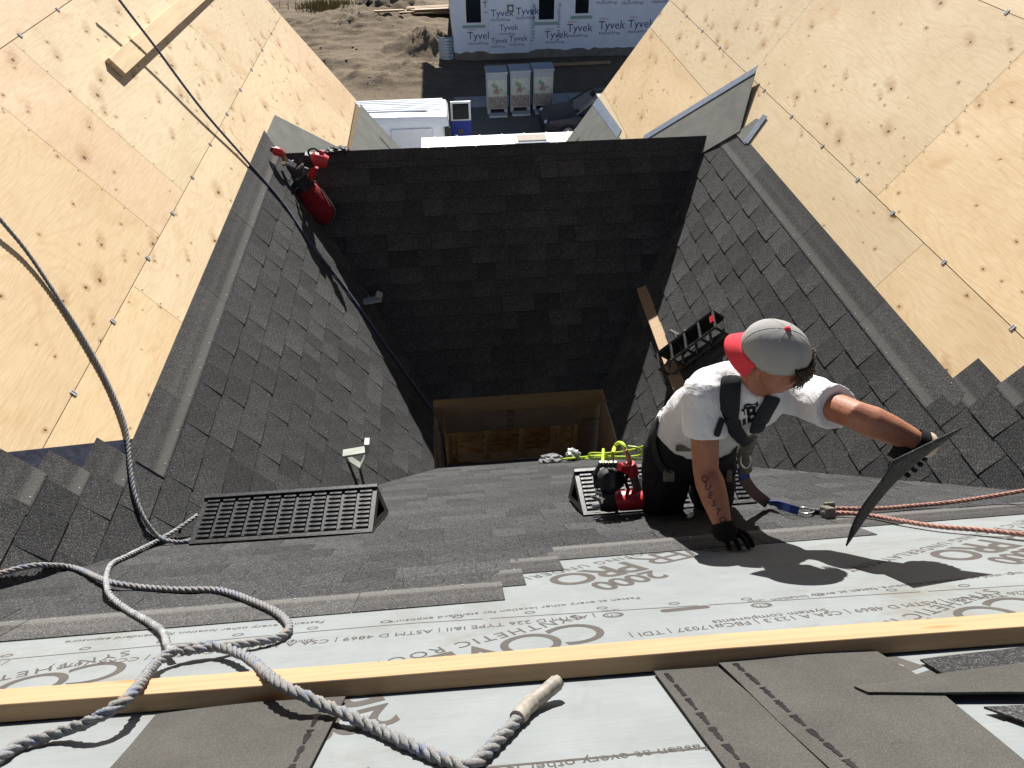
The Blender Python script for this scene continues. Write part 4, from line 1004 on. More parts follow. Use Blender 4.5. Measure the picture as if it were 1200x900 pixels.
# dorsal ring hanging at the waist with the lanyard
dr = hy(872, 533, 2.02)
mb = MB(); mb.tube([hy(880, 512, 2.0), dr, hy(874, 552, 2.03)], [(.026, .014), (.03, .02), (.026, .016)], 10, hint=CR); mb.build('front_ring_cover', M['camo'], hn, smooth=True)
mb = MB(); mb.tube(catmull([dr + (CR * math.cos(a) * .02 + CD * (math.sin(a) * .03 + .02) - CF * .02) for a in [i * math.pi / 6 for i in range(13)]], .006), .004, 6); mb.build('d_ring', M['steel'], hn, smooth=True)
ln = thing('shock_lanyard', PN.px(930, 598, 0), 'brown and blue webbing lanyard clipping the roofer to the rope grab', 'lanyard')
def ribbon(pts, w, th, nm, mat, t, side=CF):
    C = catmull(pts, .015); mb = MB(); secs = []
    for i, p in enumerate(C):
        tt = (C[min(i + 1, len(C) - 1)] - C[max(i - 1, 0)]).normalized(); s_ = (tt.cross(CF)).normalized(); n_ = s_.cross(tt); secs.append([p - s_ * w / 2, p - s_ * w / 2 + n_ * th, p + s_ * w / 2 + n_ * th, p + s_ * w / 2])
    mb.loft(secs); return mb.build(nm, M[mat], t, smooth=True)
ribbon([hy(871, 550, 2.04), hy(874, 562, 2.03)], .04, .02, 'clip_sleeve', 'webbing_blue', ln)
ribbon([hy(871, 560, 2.04), hy(884, 577, 2.06), PN.px(900, 590, .035)], .046, .012, 'energy_absorber', 'webbing_brown', ln)
ribbon([PN.px(899, 589, .034), PN.px(912, 592, .04), PN.px(926, 596, .035), PN.px(936, 599, .025)], .035, .006, 'webbing_tail', 'webbing_blue', ln)
rg_ = thing('rope_grab', PN.px(965, 602, 0), 'metal rope grab with carabiner at the end of the pink rope', 'rope grab')
mb = MB(); mb.tube(catmull([PN.px(x, y, .02) for x, y in ((932, 598), (940, 595), (951, 597), (953, 600), (945, 602), (934, 600))], .006), .005, 6); mb.build('carabiner', M['steel'], rg_, smooth=True)
mb = MB(); mb.tube([PN.px(951, 598.5, .02), PN.px(961, 599, .02)], [.014, .012], 10); mb.build('swivel', M['dark_rubber'], rg_, smooth=True)
mb = MB(); mb.box(PN.px(970, 600, .03), PN.eu, PN.ev, PN.n, .018, .035, .022); mb.box(PN.px(972, 594, .04), PN.eu, PN.ev, PN.n, .022, .010, .02); bevel(mb.build('grab_body', M['camo'], rg_), .005)
# tattoo and shirt print follow the surface
def surf_text(s, bv, px, py, size, mat, parent, name, ang=0, **kw):
    vs, fs = text_mesh(s, size, **kw); a = math.radians(ang); pts = []
    for p in vs:
        x = px + p.x * math.cos(a) + p.y * math.sin(a); y = py + p.x * math.sin(a) - p.y * math.cos(a); h = cast(bv, x, y)
        if not h: return None
        pts.append(h[0] + h[1] * .0018)
    mb = MB(); mb.add(pts, fs); return mb.build(name, M[mat], parent)
for k_, ch in enumerate('QUESTO'):
    surf_text(ch, bv_sk, 821 + 4.2 * k_, 564 + 9.6 * k_, 10.5, 'tattoo', body, 'tattoo_letter', ang=12, bold=.25)
surf_text('JIB', bv_cl, 864, 500, 24, 'tar', tee, 'shirt_print', ang=-22, bold=.8, shear=.3); surf_text('~', bv_cl, 873, 484, 28, 'tar', tee, 'shirt_print', ang=-10, bold=1.2)
surf_text('~', bv_cl, 969, 457, 9, 'ink', tee, 'shirt_print', ang=-25)

# ------------------------------------------------------------------ nail gun, hose and scraps by the opening
ng = thing('nail_gun', hz(725, 601, -2.69), 'red and black coil nail gun lying on the ribbed wedge', 'nail gun')
yg = hz(725, 598, -2.69).y - .03
def G(px, py, dy=0): return hy(px, py, yg + dy)
def part(nm, mat, t, *tubes, n=12, sm=True, bev=0, power=2.0):
    mb = MB()
    for pts, rad in tubes: mb.tube(pts, rad, n, power=power, hint=Z3)
    o = mb.build(nm, M[mat], t, smooth=sm)
    if bev: bevel(o, bev)
    return o
part('motor_housing', 'red', ng, ([G(722, 588), G(726, 587), G(742, 586), G(752, 586)], [.034, .040, .040, .038]), power=3.5, n=16)
part('end_cap', 'dark_rubber', ng, ([G(752, 586), G(759, 586), G(761, 586)], [.041, .041, .034]), n=16)
part('nose_block', 'dark_rubber', ng, ([G(722, 589), G(712, 590), G(703, 591)], [(.036, .034), (.036, .034), (.026, .026)]), n=12, power=4)
part('nose_plate', 'black_plastic_lighter', ng, ([G(705, 579), G(720, 578)], [(.010, .022), (.012, .022)]), n=8, power=4)
part('contact_tip', 'steel', ng, ([G(704, 593), G(694, 594)], [(.016, .012), (.012, .010)]), n=8)
part('guide_pin', 'steel', ng, ([G(703, 586), G(693, 582)], [.009, .006]), n=8)
part('handle', 'grey_rubber', ng, ([G(748, 577, .04), G(745, 566, .05), G(741, 553, .06)], [.021, .019, .021]), n=12)
part('trigger_guard', 'dark_rubber', ng, ([G(738, 578, .03), G(733, 565, .04), G(735, 556, .05)], [.009, .008, .009]), n=8)
part('handle_cap', 'red', ng, ([G(741, 556, .06), G(740, 549, .065), G(738, 543, .07)], [.027, .030, .022]), n=14)
part('handle_guard', 'red', ng, ([G(738, 549, .065), G(730, 548, .05), G(725, 547, .04)], [.022, .022, .018]), n=10)
part('magazine', 'dark_rubber', ng, ([G(702, 562, .05), G(708, 562, .04), G(722, 562, .03), G(726, 562, .02)], [.038, .054, .054, .040]), n=18)
part('magazine_band', 'black_plastic_lighter', ng, ([G(711, 562, .03), G(717, 562, .03)], [.0565, .0565]), n=18)
part('magazine_cover', 'black_plastic', ng, ([G(699, 571, .03), G(697, 555, .04), G(703, 545, .05), G(722, 545, .05)], [.012, .011, .011, .010]), n=8)
for x in (704, 710, 716, 721): part('catch', 'black_plastic_lighter', ng, ([G(x, 547, .045), G(x, 541, .045)], [.009, .008]), n=6)
part('depth_wheel', 'steel', ng, ([G(698, 577, .0), G(704, 577, .0)], [.014, .014]), n=12)
part('hose_fitting', 'spruce', ng, ([G(738, 541, .08), G(736, 533, .09), G(733, 527, .10)], [.012, .0115, .010]), n=10)
def hose(pts, r=.0085):
    mb = MB(); mb.tube(catmull(pts, .02), r, 10); return mb
hz_ = thing('air_hose', PN.px(700, 538, 0), 'lime green air hose coiled along the eave by the nail gun', 'hose')
mb = MB(); C = catmull([G(733, 529, .10), G(731, 522, .12), G(726, 519, .16), G(721, 523, .2), G(718, 535, .22)] + [PN.px(719, 546, .012), PN.px(712, 542, .012)], .015)
mb.tube(C, .009, 10); mb.build('hose_run', M['hose'], hz_, smooth=True)
hose([PN.px(706, 548, .02), PN.px(706.5, 536, .06), PN.px(707, 527, .10)], .012).build('hose_end', M['hose'], hz_, smooth=True)
for k_, pts in enumerate(([(640, 537.5), (665, 538), (700, 537.5), (740, 538), (765, 539)], [(690, 534), (715, 535), (740, 535), (752, 532), (748, 525), (736, 523)], [(660, 538), (690, 535), (720, 531), (745, 526), (758, 521), (764, 518)], [(690, 534), (692, 531), (710, 531), (735, 529), (744, 527)])):
    mb = MB(); mb.tube(catmull([PN.px(x, min(y, 541), .012 + .012 * k_) if y > 535 else hy(x, y, PN.px(x, 539).y + .02) for x, y in pts], .02), .0075, 8); mb.build('hose_run', M['hose'], hz_, smooth=True)
def crumple(c, r, name, mat, label, cat, sq=.6, seed=0):
    bm = bmesh.new(); bmesh.ops.create_icosphere(bm, subdivisions=3, radius=1); mb = MB()
    vs = [V(v.co) for v in bm.verts]; bm.verts.index_update(); fs = [tuple(x.index for x in f.verts) for f in bm.faces]; bm.free(); c = V(c); out = []
    for p in vs:
        k = 1 + .55 * noise.noise(p * 2.1 + V((seed, 0, 0))) + .25 * noise.noise(p * 5 + V((0, seed, 0))); q = p * k; out.append(c + V((q.x * r[0], q.y * r[1], q.z * r[2])))
    mb.add(out, fs); return tag(mb.build(name, mat), label, cat)
M['rag'] = simple('grey_rag', (.26, .26, .26), .9, .1, var=.4, scale=40, bump=.4, bscale=60); M['clear'] = simple('cloudy_plastic', (.34, .36, .36), .25, .5, var=.5, scale=40)
crumple(PN.px(645, 538.5, .03), (.085, .05, .03), 'rag', M['rag'], 'crumpled grey rag on the eave beside the green hose', 'rag', seed=3)
crumple(PN.px(672, 533, .05), (.055, .05, .045), 'plastic_wrapper', M['clear'], 'scrunched cloudy plastic wrapper beside the green hose', 'wrapper', seed=9)
mb = MB(); mb.prism([PN.px(x, y, .016) for x, y in ((805, 607), (807, 602), (813, 600), (813, 604), (809, 607))], PN.n * .002); tag(mb.build('paper_scrap', M['steel_white']), 'tiny white paper scrap on shingles before the roofer', 'scrap')

# ------------------------------------------------------------------ tools hung at the top of the shaded slope
yt = PB.px(360, 205).y - .16
def T(px, py, dy=0): return hy(px, py, yt + dy)
tb = thing('tool_pouch', PB.px(372, 245, 0), 'red and black tool pouch hanging on the shaded shingles', 'tool pouch')
mb = MB(); T0 = T; T = lambda x, y, d=0: PB.px(x, y, .125 - d * .3); C = [T(357, 221, .1), T(363, 230, .1), T(371, 241, .12), T(380, 251, .16), T(387, 258, .22)]
mb.tube(C, [(.105, .07), (.115, .085), (.11, .08), (.095, .07), (.06, .04)], 18, hint=(CR + CD * -.6), cap=False); o = mb.build('pouch_body', M['red_fabric'], tb, smooth=True); m = o.modifiers.new('t', 'SOLIDIFY'); m.thickness = .008
part('pouch_rim', 'grey_rubber', tb, (catmull([C[0] + (CR * .6 - CD * .4).normalized() * .108 * math.cos(a) + (CF * .8 + CR * .3).normalized() * .075 * math.sin(a) for a in [i * math.pi / 8 for i in range(17)]], .02), .009), n=8)
part('belt', 'webbing', tb, ([T(343, 222, .0), T(350, 215, -.02), T(360, 212, -.02), T(366, 217, -.01), T(356, 228, .02), T(347, 232, .02)], [(.03, .03), (.05, .035), (.055, .04), (.05, .04), (.05, .04), (.03, .03)]), n=10)
part('side_pocket', 'dark_rubber', tb, ([T(352, 214, .0), T(356, 222, -.01), T(362, 229, .0)], [(.05, .04), (.062, .05), (.05, .04)]), n=10)
part('buckle', 'steel', tb, (catmull([T(337, 236), T(341, 234), T(346, 243), T(342, 246), T(337, 236)], .01), .005), n=6)
for a, b in (((346, 236), (351, 228)), ((344, 228), (349, 233))): part('snap_hook', 'steel', tb, ([T(*a), T(*b)], .008), n=6)
part('pouch_seam', 'grey_rubber', tb, ([T(376, 221, .0), T(386, 235, .02), T(393, 246, .06), T(391, 256, .12)], .006), n=6)
T = T0
dr_ = thing('cordless_drill', PB.px(372, 190, 0), 'red cordless drill lying above the red tool pouch', 'drill')
part('motor_housing', 'red', dr_, ([T(366, 187), T(370, 186), T(378, 188), T(384, 190)], [.045, .056, .056, .046]), n=14, power=3)
part('battery', 'dark_rubber', dr_, ([T(357, 186, .02), T(362, 187, .02), T(367, 188, .01)], [(.056, .05), (.06, .055), (.056, .05)]), n=10, power=4)
part('grip', 'red', dr_, ([T(369, 195, .01), T(366, 203, .02), T(363, 210, .03)], [.032, .028, .034]), n=12)
part('grip_sleeve', 'grey_rubber', dr_, ([T(359, 197, .02), T(357, 204, .02), T(358, 210, .03)], [.020, .018, .020]), n=10)
part('drill_bit', 'steel', dr_, ([T(356, 193, .02), T(350, 197, .03), T(347, 198, .04)], [.018, .012, .004]), n=8)
part('chuck', 'red', dr_, ([T(374, 178, .02), T(379, 180, .02)], [.022, .024]), n=10)
part('wrist_strap', 'webbing', dr_, (catmull([T(361, 181, .03), T(362, 176, .03), T(368, 174, .03), T(374, 178, .03)], .02), .009), n=6)
hm = thing('hammer', PB.px(335, 190, 0), 'red gripped hammer with steel head lying at the end of the ridge', 'hammer')
part('grip', 'red', hm, ([T(319, 175, .1), T(323, 177, .1), T(329, 179, .1), T(333, 182, .1)], [.022, .040, .036, .026]), n=12)
part('shaft', 'spruce', hm, ([T(331, 181, .1), T(337, 189, .1)], [.018, .016]), n=8)
part('head', 'steel', hm, ([T(331, 193, .1), T(338, 190, .1), T(346, 195, .1)], [(.018, .02), (.026, .026), (.02, .02)]), n=10)
part('claw', 'steel', hm, ([T(343, 188, .1), T(345, 192, .1), T(342, 196, .1)], [.010, .012, .008]), n=8)
part('pommel', 'dark_rubber', hm, ([T(317, 174, .1), T(320, 175.5, .1)], [.020, .026]), n=10)
for x, y, s_, lb in ((388, 178, 4, 'dark crumpled work glove on the ridge touching the drill'), (400, 176, 7, 'dark crumpled work glove on the ridge farther from the drill')):
    o = crumple(T(x, y, .12), (.06, .05, .03), 'work_glove', M['dark_rubber'], lb, 'glove', seed=s_)

# ------------------------------------------------------------------ ground
def dirt_mat():
    k = NT('dirt'); a = k.noise(.35, 8, .65, dist=.5); b = k.noise(2.2, 8, .7); g = k.noise(14, 4, .7)
    c = k.ramp(a, [(.3, (.095, .070, .046)), (.5, (.155, .118, .078)), (.7, (.215, .172, .118))]); c = k.mix(.45, c, k.ramp(b, [(.3, (.06, .044, .029)), (.7, (.24, .19, .13))]))
    c = k.mix(.25, c, k.ramp(g, [(.35, (.09, .07, .05)), (.7, (.36, .30, .22))])); k.bump(k.math('ADD', b, k.math('MULTIPLY', g, .3)), .8, .12); return k.out(c, .95, .1)
M['dirt'] = dirt_mat()
def hgt(x, y):
    h = .05 * noise.noise(V((x * .5, y * .5, 3))) + .02 * noise.noise(V((x * 2.2, y * 2.2, 1)))
    if y > 33.2 and x < 1.4:
        k = min(1, (y - 33.2) / 2) * min(1, max(0, (1.2 - x) / 1.5))
        h += k * (.16 * abs(noise.noise(V((x * .45, y * 1.1, 9)))) + .10 * noise.noise(V((x * 1.4, y * 2.4, 5))))
        for cx, cy, r, a in ((-1.3, 39.0, 1.6, .55), (-.2, 39.6, 1.3, .5), (-2.0, 36.3, .9, .35), (-.9, 36.0, .8, .3), (-3.4, 35.5, 1.0, .3), (-4.5, 45, 2.5, .5), (-2.6, 47.6, 1.6, .9), (-1.1, 35.0, .8, .2), (-4.8, 37.5, 1.2, .35), (-2.6, 34.6, .7, .2)):
            d2 = ((x - cx) / (r * 1.4)) ** 2 + ((y - cy) / r) ** 2; h += a * math.exp(-d2 * 1.6) * (1 + .6 * noise.noise(V((x * 2.5, y * 2.5, 2))))
    return h
def axis(lo, hi, a, b, st):
    out = []; x = a
    while x <= b + 1e-6: out.append(x); x += st
    d = st; x = a
    while x > lo: d *= 1.6; x -= d; out.append(max(x, lo))
    d = st; x = out[int((b - a) / st)]
    while x < hi: d *= 1.6; x += d; out.append(min(x, hi))
    return sorted(set(out))
xs, ys = axis(-600, 600, -14, 8, .2), axis(-400, 900, 27, 52, .2)
mb = MB(); nx = len(xs)
mb.v = [V((x, y, hgt(x, y) if (-15 < x < 9 and 26 < y < 53) else 0)) for y in ys for x in xs]
mb.f = [(j * nx + i, j * nx + i + 1, (j + 1) * nx + i + 1, (j + 1) * nx + i) for j in range(len(ys) - 1) for i in range(nx - 1)]
kind(mb.build('ground', M['dirt'], smooth='full', origin=(0, 0, 0)), 'structure')
M['concrete'] = simple('concrete', (.36, .36, .34), .85, .2, var=.15, scale=3, bump=.3, bscale=30); M['asphalt'] = simple('gravel_drive', (.13, .125, .115), .95, .1, var=.35, scale=3, bump=.6, bscale=18, fine=.5)
x0 = .55
for i in range(7):
    pass
walk = kind(bpy.data.objects.new('pavement', None), 'structure'); col.objects.link(walk); place(walk, (6, 31.5, 0))
for i in range(9):
    mb = MB(); mb.abox(.5 + 1.6 * i, .5 + 1.6 * i + 1.585, 31.0, 32.3, -.05, .075); bevel(mb.build('paving_slab', M['concrete'], walk), .01)
mb = MB(); mb.add([(-30, 20.0, .085), (40, 20.0, .085), (40, 30.95, .085), (-30, 30.95, .085)], [(0, 1, 2, 3)]); kind(mb.build('road', M['asphalt']), 'structure')

# ------------------------------------------------------------------ wrapped house opposite
M['wrap'] = simple('house_wrap', (.74, .78, .84), .55, .3, var=.06, scale=2, bump=.25, bscale=4); M['wrap_ink'] = simple('wrap_print_blue', (.03, .045, .15), .7, .2); M['wrap_red'] = simple('wrap_print_red', (.55, .06, .06), .7, .2)
M['found'] = simple('foundation_concrete', (.20, .18, .15), .9, .1, var=.25, scale=3); M['glass'] = simple('dark_glass', (.012, .014, .018), .06, .6, var=.2); M['frame'] = simple('white_vinyl', (.78, .79, .80), .4, .4, var=.04)
M['tape_green'] = simple('flashing_tape', (.30, .40, .36), .6, .3); M['roof_far'] = simple('far_roof', (.06, .06, .06), .9)
HX0, HX1, HY, HT = .70, 17.5, 37.5, 8.2
hs_ = thing('house', ((HX0 + HX1) / 2, HY + 4.5, 0), 'unfinished house across the road wrapped in white printed sheeting', 'house')
def holes_wall(x0, x1, z0, z1, y, th, holes):
    xs = sorted({x0, x1, *[h[0] for h in holes], *[h[1] for h in holes]}); zs = sorted({z0, z1, *[h[2] for h in holes], *[h[3] for h in holes]}); mb = MB()
    for a, b in zip(xs, xs[1:]):
        for c, d in zip(zs, zs[1:]):
            if not any(h[0] <= a and b <= h[1] and h[2] <= c and d <= h[3] for h in holes): mb.add([(a, y, c), (b, y, c), (b, y, d), (a, y, d)], [(0, 1, 2, 3)])
    for a, b, c, d in holes: mb.add([(a, y, c), (b, y, c), (b, y, d), (a, y, d), (a, y + th, c), (b, y + th, c), (b, y + th, d), (a, y + th, d)], [(0, 1, 5, 4), (1, 2, 6, 5), (2, 3, 7, 6), (3, 0, 4, 7)])
    return mb
wins = [(1.30, 2.06, 1.66, 3.2), (4.66, 5.46, 1.70, 3.2), (6.36, 7.07, 1.92, 3.2), (11.5, 12.6, 1.8, 3.2), (1.5, 2.6, 4.6, 6.0), (5.0, 6.2, 4.6, 6.0), (9.0, 10.2, 4.6, 6.0)]
holes_wall(HX0, HX1, .50, HT, HY, .14, wins).build('wall', M['wrap'], hs_)
mb = MB(); mb.abox(HX0, HX0 + .1, HY + .01, HY + 9, .50, HT); mb.build('wall', M['wrap'], hs_)
mb = MB(); mb.abox(HX1 - .1, HX1, HY + .01, HY + 9, .50, HT); mb.build('wall', M['wrap'], hs_)
mb = MB(); mb.abox(HX0 + .1, HX1 - .1, HY + 8.9, HY + 9, .50, HT); mb.build('wall', M['wrap'], hs_)
mb = MB(); mb.abox(HX0 + .03, HX1 - .03, HY + .04, HY + 8.97, -.3, .52); mb.build('foundation', M['found'], hs_)
mb = MB(); mb.abox(2.36, 4.27, HY - .16, HY - .005, .33, 3.0); mb.build('chimney_chase', M['wrap'], hs_)
mb = MB(); mb.abox(3.22, 3.52, HY - .18, HY - .161, 2.14, 2.44); mb.build('vent_flashing', M['found'], hs_)
mb = MB(); mb.tube([(3.37, HY - .24, 2.29), (3.37, HY - .17, 2.29)], .09, 14); mb.build('vent_pipe', M['frame'], hs_, smooth=True)
for a, b, c, d in wins:
    w_ = MB(); t_ = .07
    for q in ((a - .06, b + .06, d - .02, d + .07), (a - .06, b + .06, c - .07, c + .02), (a - .06, a + .04, c + .02, d - .02), (b - .04, b + .06, c + .02, d - .02)): w_.abox(q[0], q[1], HY - .035, HY - .004, q[2], q[3])
    fr = w_.build('window', M['frame'], hs_)
    g_ = MB(); g_.abox(a, b, HY + .06, HY + .07, c, d); g_.build('pane', M['glass'], fr)
    g_ = MB(); g_.abox(a - .15, b + .15, HY - .012, HY - .003, c - .22, c - .08); g_.build('flashing_tape', M['tape_green'], hs_)
mb = MB(); rx0, rx1, ry0, ry1 = HX0 - .95, HX1 + .9, HY - .55, HY + 9.6; ym = (ry0 + ry1) / 2
mb.loft([[V((rx0, ry0, HT + .02)), V((rx0, ym, HT + 3.2)), V((rx0, ry1, HT + .02))], [V((rx1, ry0, HT + .02)), V((rx1, ym, HT + 3.2)), V((rx1, ry1, HT + .02))]]); mb.build('roof', M['roof_far'], hs_)
def wrap_text(s, x, z, size, mat, y=HY - .006): put_text(s, (x, y, z), (1, 0, 0), (0, 0, 1), size, M[mat], hs_)
rg = random.Random(8)
spots = [(1.35, .95, .48), (6.05, 1.15, .50), (7.55, 1.22, .52), (8.95, 1.24, .52), (10.3, 1.25, .52), (11.9, 1.2, .52), (5.0, .90, .46), (7.35, 2.55, .5), (8.55, 2.50, .52), (9.95, 2.52, .52), (2.12, 2.3, .36), (1.35, 3.6, .5), (4.0, 3.7, .5), (6.5, 3.6, .5), (8.3, 3.8, .5)]
for x, z, sz in spots:
    wrap_text('Tyvek', x, z, sz, 'wrap_ink'); wrap_text('HomeWrap', x + .04, z - .24, sz * .40, 'wrap_ink'); wrap_text('DuPont', x + .04, z + sz * .80, sz * .26, 'wrap_red')
for x, z, sz in ((2.45, 1.95, .44), (3.62, 2.0, .44), (2.85, 1.35, .36), (2.45, .80, .32), (3.3, .86, .36)):
    wrap_text('Tyvek', x, z, sz, 'wrap_ink', HY - .164); wrap_text('HomeWrap', x, z - .2, sz * .42, 'wrap_ink', HY - .164)
for x in (5.62, 4.42): put_text('Tyvek HomeWrap', (x + .1, HY - .006, .75), (0, 0, 1), (-1, 0, 0), .22, M['wrap_ink'], hs_)
# torn lower edge of the wrap
mb = MB(); n_ = 60; pts = []
for i in range(n_ + 1):
    x = HX0 + (HX1 - HX0) * i / n_; pts += [V((x, HY - .008, .52)), V((x, HY - .008, .44 - .12 * rg.random()))]
mb.add(pts, [(2 * i, 2 * i + 2, 2 * i + 3, 2 * i + 1) for i in range(n_)]); mb.build('wrap_hem', M['wrap'], hs_)
# corrugated window well
M['galv'] = simple('galvanised_steel', (.42, .46, .50), .4, .5, .5, var=.15)
mb = MB(); secs = []
for j in range(40):
    z = -.05 + 1.15 * j / 39; r = .37 + .02 * math.sin(j * 1.35); secs.append([V((.36 + r * math.cos(a), 37.72 - r * .8 * math.sin(a), z)) for a in [math.pi * i / 14 for i in range(15)]])
n_ = 15
mb.v = [p for q in secs for p in q]; mb.f = [(j * n_ + i, j * n_ + i + 1, (j + 1) * n_ + i + 1, (j + 1) * n_ + i) for j in range(39) for i in range(n_ - 1)]
o = mb.build('window_well', M['galv'], smooth='full'); m = o.modifiers.new('t', 'SOLIDIFY'); m.thickness = .01; tag(o, 'corrugated galvanised steel window well at the corner of the wrapped house', 'window well')
# lumber on the ground
rg = random.Random(2)
for i in range(14):
    lay = i // 5; x = -1.6 + rg.uniform(-.5, .4); y = 45.7 + .22 * (i % 5) + rg.uniform(-.05, .05); z = .06 + .10 * lay + hgt(-1, 46); L = rg.uniform(2.2, 3.2); a = rg.uniform(-.06, .06) + .02
    d = V((math.cos(a), math.sin(a), 0)); mb = MB(); c = V((x + L / 2, y, z + .05)); mb.box(c, d, Z3.cross(d), Z3, L / 2, .07, .03)
    tag(mb.build('stacked_board', M['spruce']), 'pale timber board in the loose stack behind the wrapped house', 'lumber', 'boards in the loose timber stack')
for x, y, L, a, lb in ((-3.6, 47.6, 1.3, 1.2, 'short pale plank sticking out of the dark soil heap'), (-2.6, 45.2, 1.6, .05, 'single pale board lying in front of the timber stack'), (5.9, 36.2, 4.2, .03, 'long pale plank on the ground along the house foundation'), (3.4, 36.3, 2.6, .0, 'darker plank on the ground beside the long pale plank')):
    d = V((math.cos(a), math.sin(a), 0)); mb = MB(); mb.box((x, y, hgt(x, y) + .09), d, Z3.cross(d), Z3, L / 2, .09, .045); tag(mb.build('loose_board', M['spruce'] if 'dark' not in lb[:6] else M['deck']), lb, 'lumber')
M['soil'] = simple('shaded_soil', (.035, .028, .02), .95, .1, var=.5, scale=4, bump=1.0, bscale=8)  # darker than the dirt around it; the heap's shadow is put into the colour
o = crumple(V((-3.2, 46.9, .1)), (1.7, .7, .5), 'soil_heap', M['soil'], 'soil heap coloured dark as if in shadow beside the timber stack', 'soil', seed=6)
# dry grass tuft
M['grass'] = simple('dry_grass', (.20, .17, .07), .9, .1, var=.5, scale=9)
mb = MB(); rg = random.Random(4)
for i in range(900):
    x = -6.4 + rg.gauss(0, .75); y = 48.2 + rg.gauss(0, .6); h = rg.uniform(.15, .5); a = rg.random() * 6.3; b = V((x, y, hgt(x, y))); s_ = V((math.cos(a), math.sin(a), 0)) * .025; l_ = V((rg.gauss(0, .12), rg.gauss(0, .12), h))
    mb.add([b - s_, b + s_, b + l_], [(0, 1, 2)])
tag(mb.build('grass', M['grass']), 'patch of dry grass on the bare dirt', None, None, 'stuff')
# stones and scraps scattered over the dirt
bm = bmesh.new(); bmesh.ops.create_icosphere(bm, subdivisions=1, radius=1); iv = [v.co.copy() for v in bm.verts]; jf = [tuple(q.index for q in f.verts) for f in bm.faces]; bm.free()
mb = MB()
for i in range(170):
    x = rg.uniform(-9, .4); y = rg.uniform(33.5, 50); r = rg.choice((.02, .03, .04, .05, .08)); mb.add([V((x, y, hgt(x, y))) + V((p.x * r, p.y * r, p.z * r * .6)) * (1 + .4 * noise.noise(p * 2 + V((i, 0, 0)))) for p in iv], jf)
kind(mb.build('gravel', simple('stones', (.30, .27, .22), .9, .1, var=.4, scale=2)), 'stuff')

# ------------------------------------------------------------------ three printed crates
def crate_mat():
    k = NT('printed_crate_front'); sep = k.n('SeparateXYZ'); k.l(k.tc.outputs['UV'], sep.inputs[0])
    f = k.noise(4.0, 5, .6, coord='UV', dist=1.2); g = k.noise(9, 4, .6, coord='UV', dist=.6)
    low = k.ramp(g, [(.38, (.34, .33, .30)), (.5, (.20, .20, .17)), (.6, (.25, .15, .15))])
    topc = k.ramp(f, [(.35, (.56, .57, .52)), (.55, (.44, .48, .40)), (.62, (.20, .27, .15))])
    c = k.mix(k.mapr(sep.outputs[1], .40, .44, 0, 1), low, topc)
    dx = k.math('SUBTRACT', sep.outputs[0], .45); dy = k.math('SUBTRACT', sep.outputs[1], .60); d = k.math('SQRT', k.math('ADD', k.math('MULTIPLY', dx, dx), k.math('MULTIPLY', k.math('MULTIPLY', dy, dy), 2.2)))
    d = k.math('ADD', d, k.math('MULTIPLY', k.math('SUBTRACT', k.noise(11, 3, .6, coord='UV'), .5), .45)); c = k.mix(k.mapr(d, .12, .2, .8, 0), c, (.30, .13, .14)); return k.out(c, .5, .3)
M['crate_front'] = crate_mat(); M['crate'] = simple('pale_crate', (.38, .41, .44), .6, .3, var=.08)
for i, w in enumerate(('leftmost', 'middle', 'rightmost')):
    cx = 2.18 + .93 * i; y0 = 30.15 + .1 * i; t = thing('printed_crate', (cx, y0 + .35, .09), ('white printed crate beside the open van door', 'white printed crate between two others like it', 'white printed crate beside the dark car')[i], 'crate', 'printed crates in a row')
    mb = MB(); mb.abox(cx - .40, cx + .40, y0, y0 + .8, .26, 1.62); bevel(mb.build('body', M['crate'], t), .03)
    mb = MB(); mb.add([(cx - .37, y0 - .006, .30), (cx + .37, y0 - .006, .30), (cx + .37, y0 - .006, 1.40), (cx - .37, y0 - .006, 1.40)], [(0, 1, 2, 3)]); mb.build('printed_panel', M['crate_front'], t, uvf=lambda X, cx=cx: ((X.x - cx + .37) / .74, (X.z - .3) / 1.1))
    mb = MB(); mb.abox(cx - .43, cx + .43, y0 - .05, y0 + .85, 1.622, 1.70); bevel(mb.build('lid', M['crate'], t), .02)
    for dx in (-.34, .34):
        mb = MB(); mb.abox(cx + dx - .06, cx + dx + .06, y0, y0 + .78, .09, .258); mb.build('foot', M['crate'], t)
    mb = MB(); mb.abox(cx - .36, cx + .36, y0 - .48, y0 - .08, .09, .16); bevel(tag(mb.build('flat_carton', M['crate']), ('flattened pale carton on the ground before the crate by the van', 'flattened pale carton on the ground before the middle crate', 'flattened pale carton on the ground before the crate by the car')[i], 'carton', 'flat cartons before the crates'), .01)

# ------------------------------------------------------------------ vehicles
M['white_paint'] = simple('white_vehicle_paint', (.72, .74, .77), .28, .5, var=.03, scale=1); M['blue_paint'] = simple('blue_panel', (.02, .04, .30), .35, .5, var=.2); M['navy_paint'] = simple('dark_navy_paint', (.010, .014, .022), .38, .3)
M['tyre'] = simple('tyre_rubber', (.018, .018, .018), .8, .2); M['rim'] = simple('wheel_rim', (.35, .35, .36), .35, .5, .7); M['lamp_red'] = simple('red_lamp', (.55, .02, .02), .2, .5); M['white_roof'] = simple('ribbed_white_roof', (.74, .78, .82), .4, .4, var=.05, scale=2)
def wheel(t, x, y, r=.36):
    mb = MB(); mb.tube([(x, y, r + .09), (x, y + .05, r + .09), (x, y + .22, r + .09), (x, y + .26, r + .09)], [r * .9, r, r, r * .9], 24, hint=Z3); w_ = mb.build('wheel', M['tyre'], t, smooth=True)
    mb = MB(); mb.tube([(x, y - .012, r + .09), (x, y + .02, r + .09)], [r * .58, r * .62], 18, hint=Z3); mb.build('rim', M['rim'], w_, smooth=True)
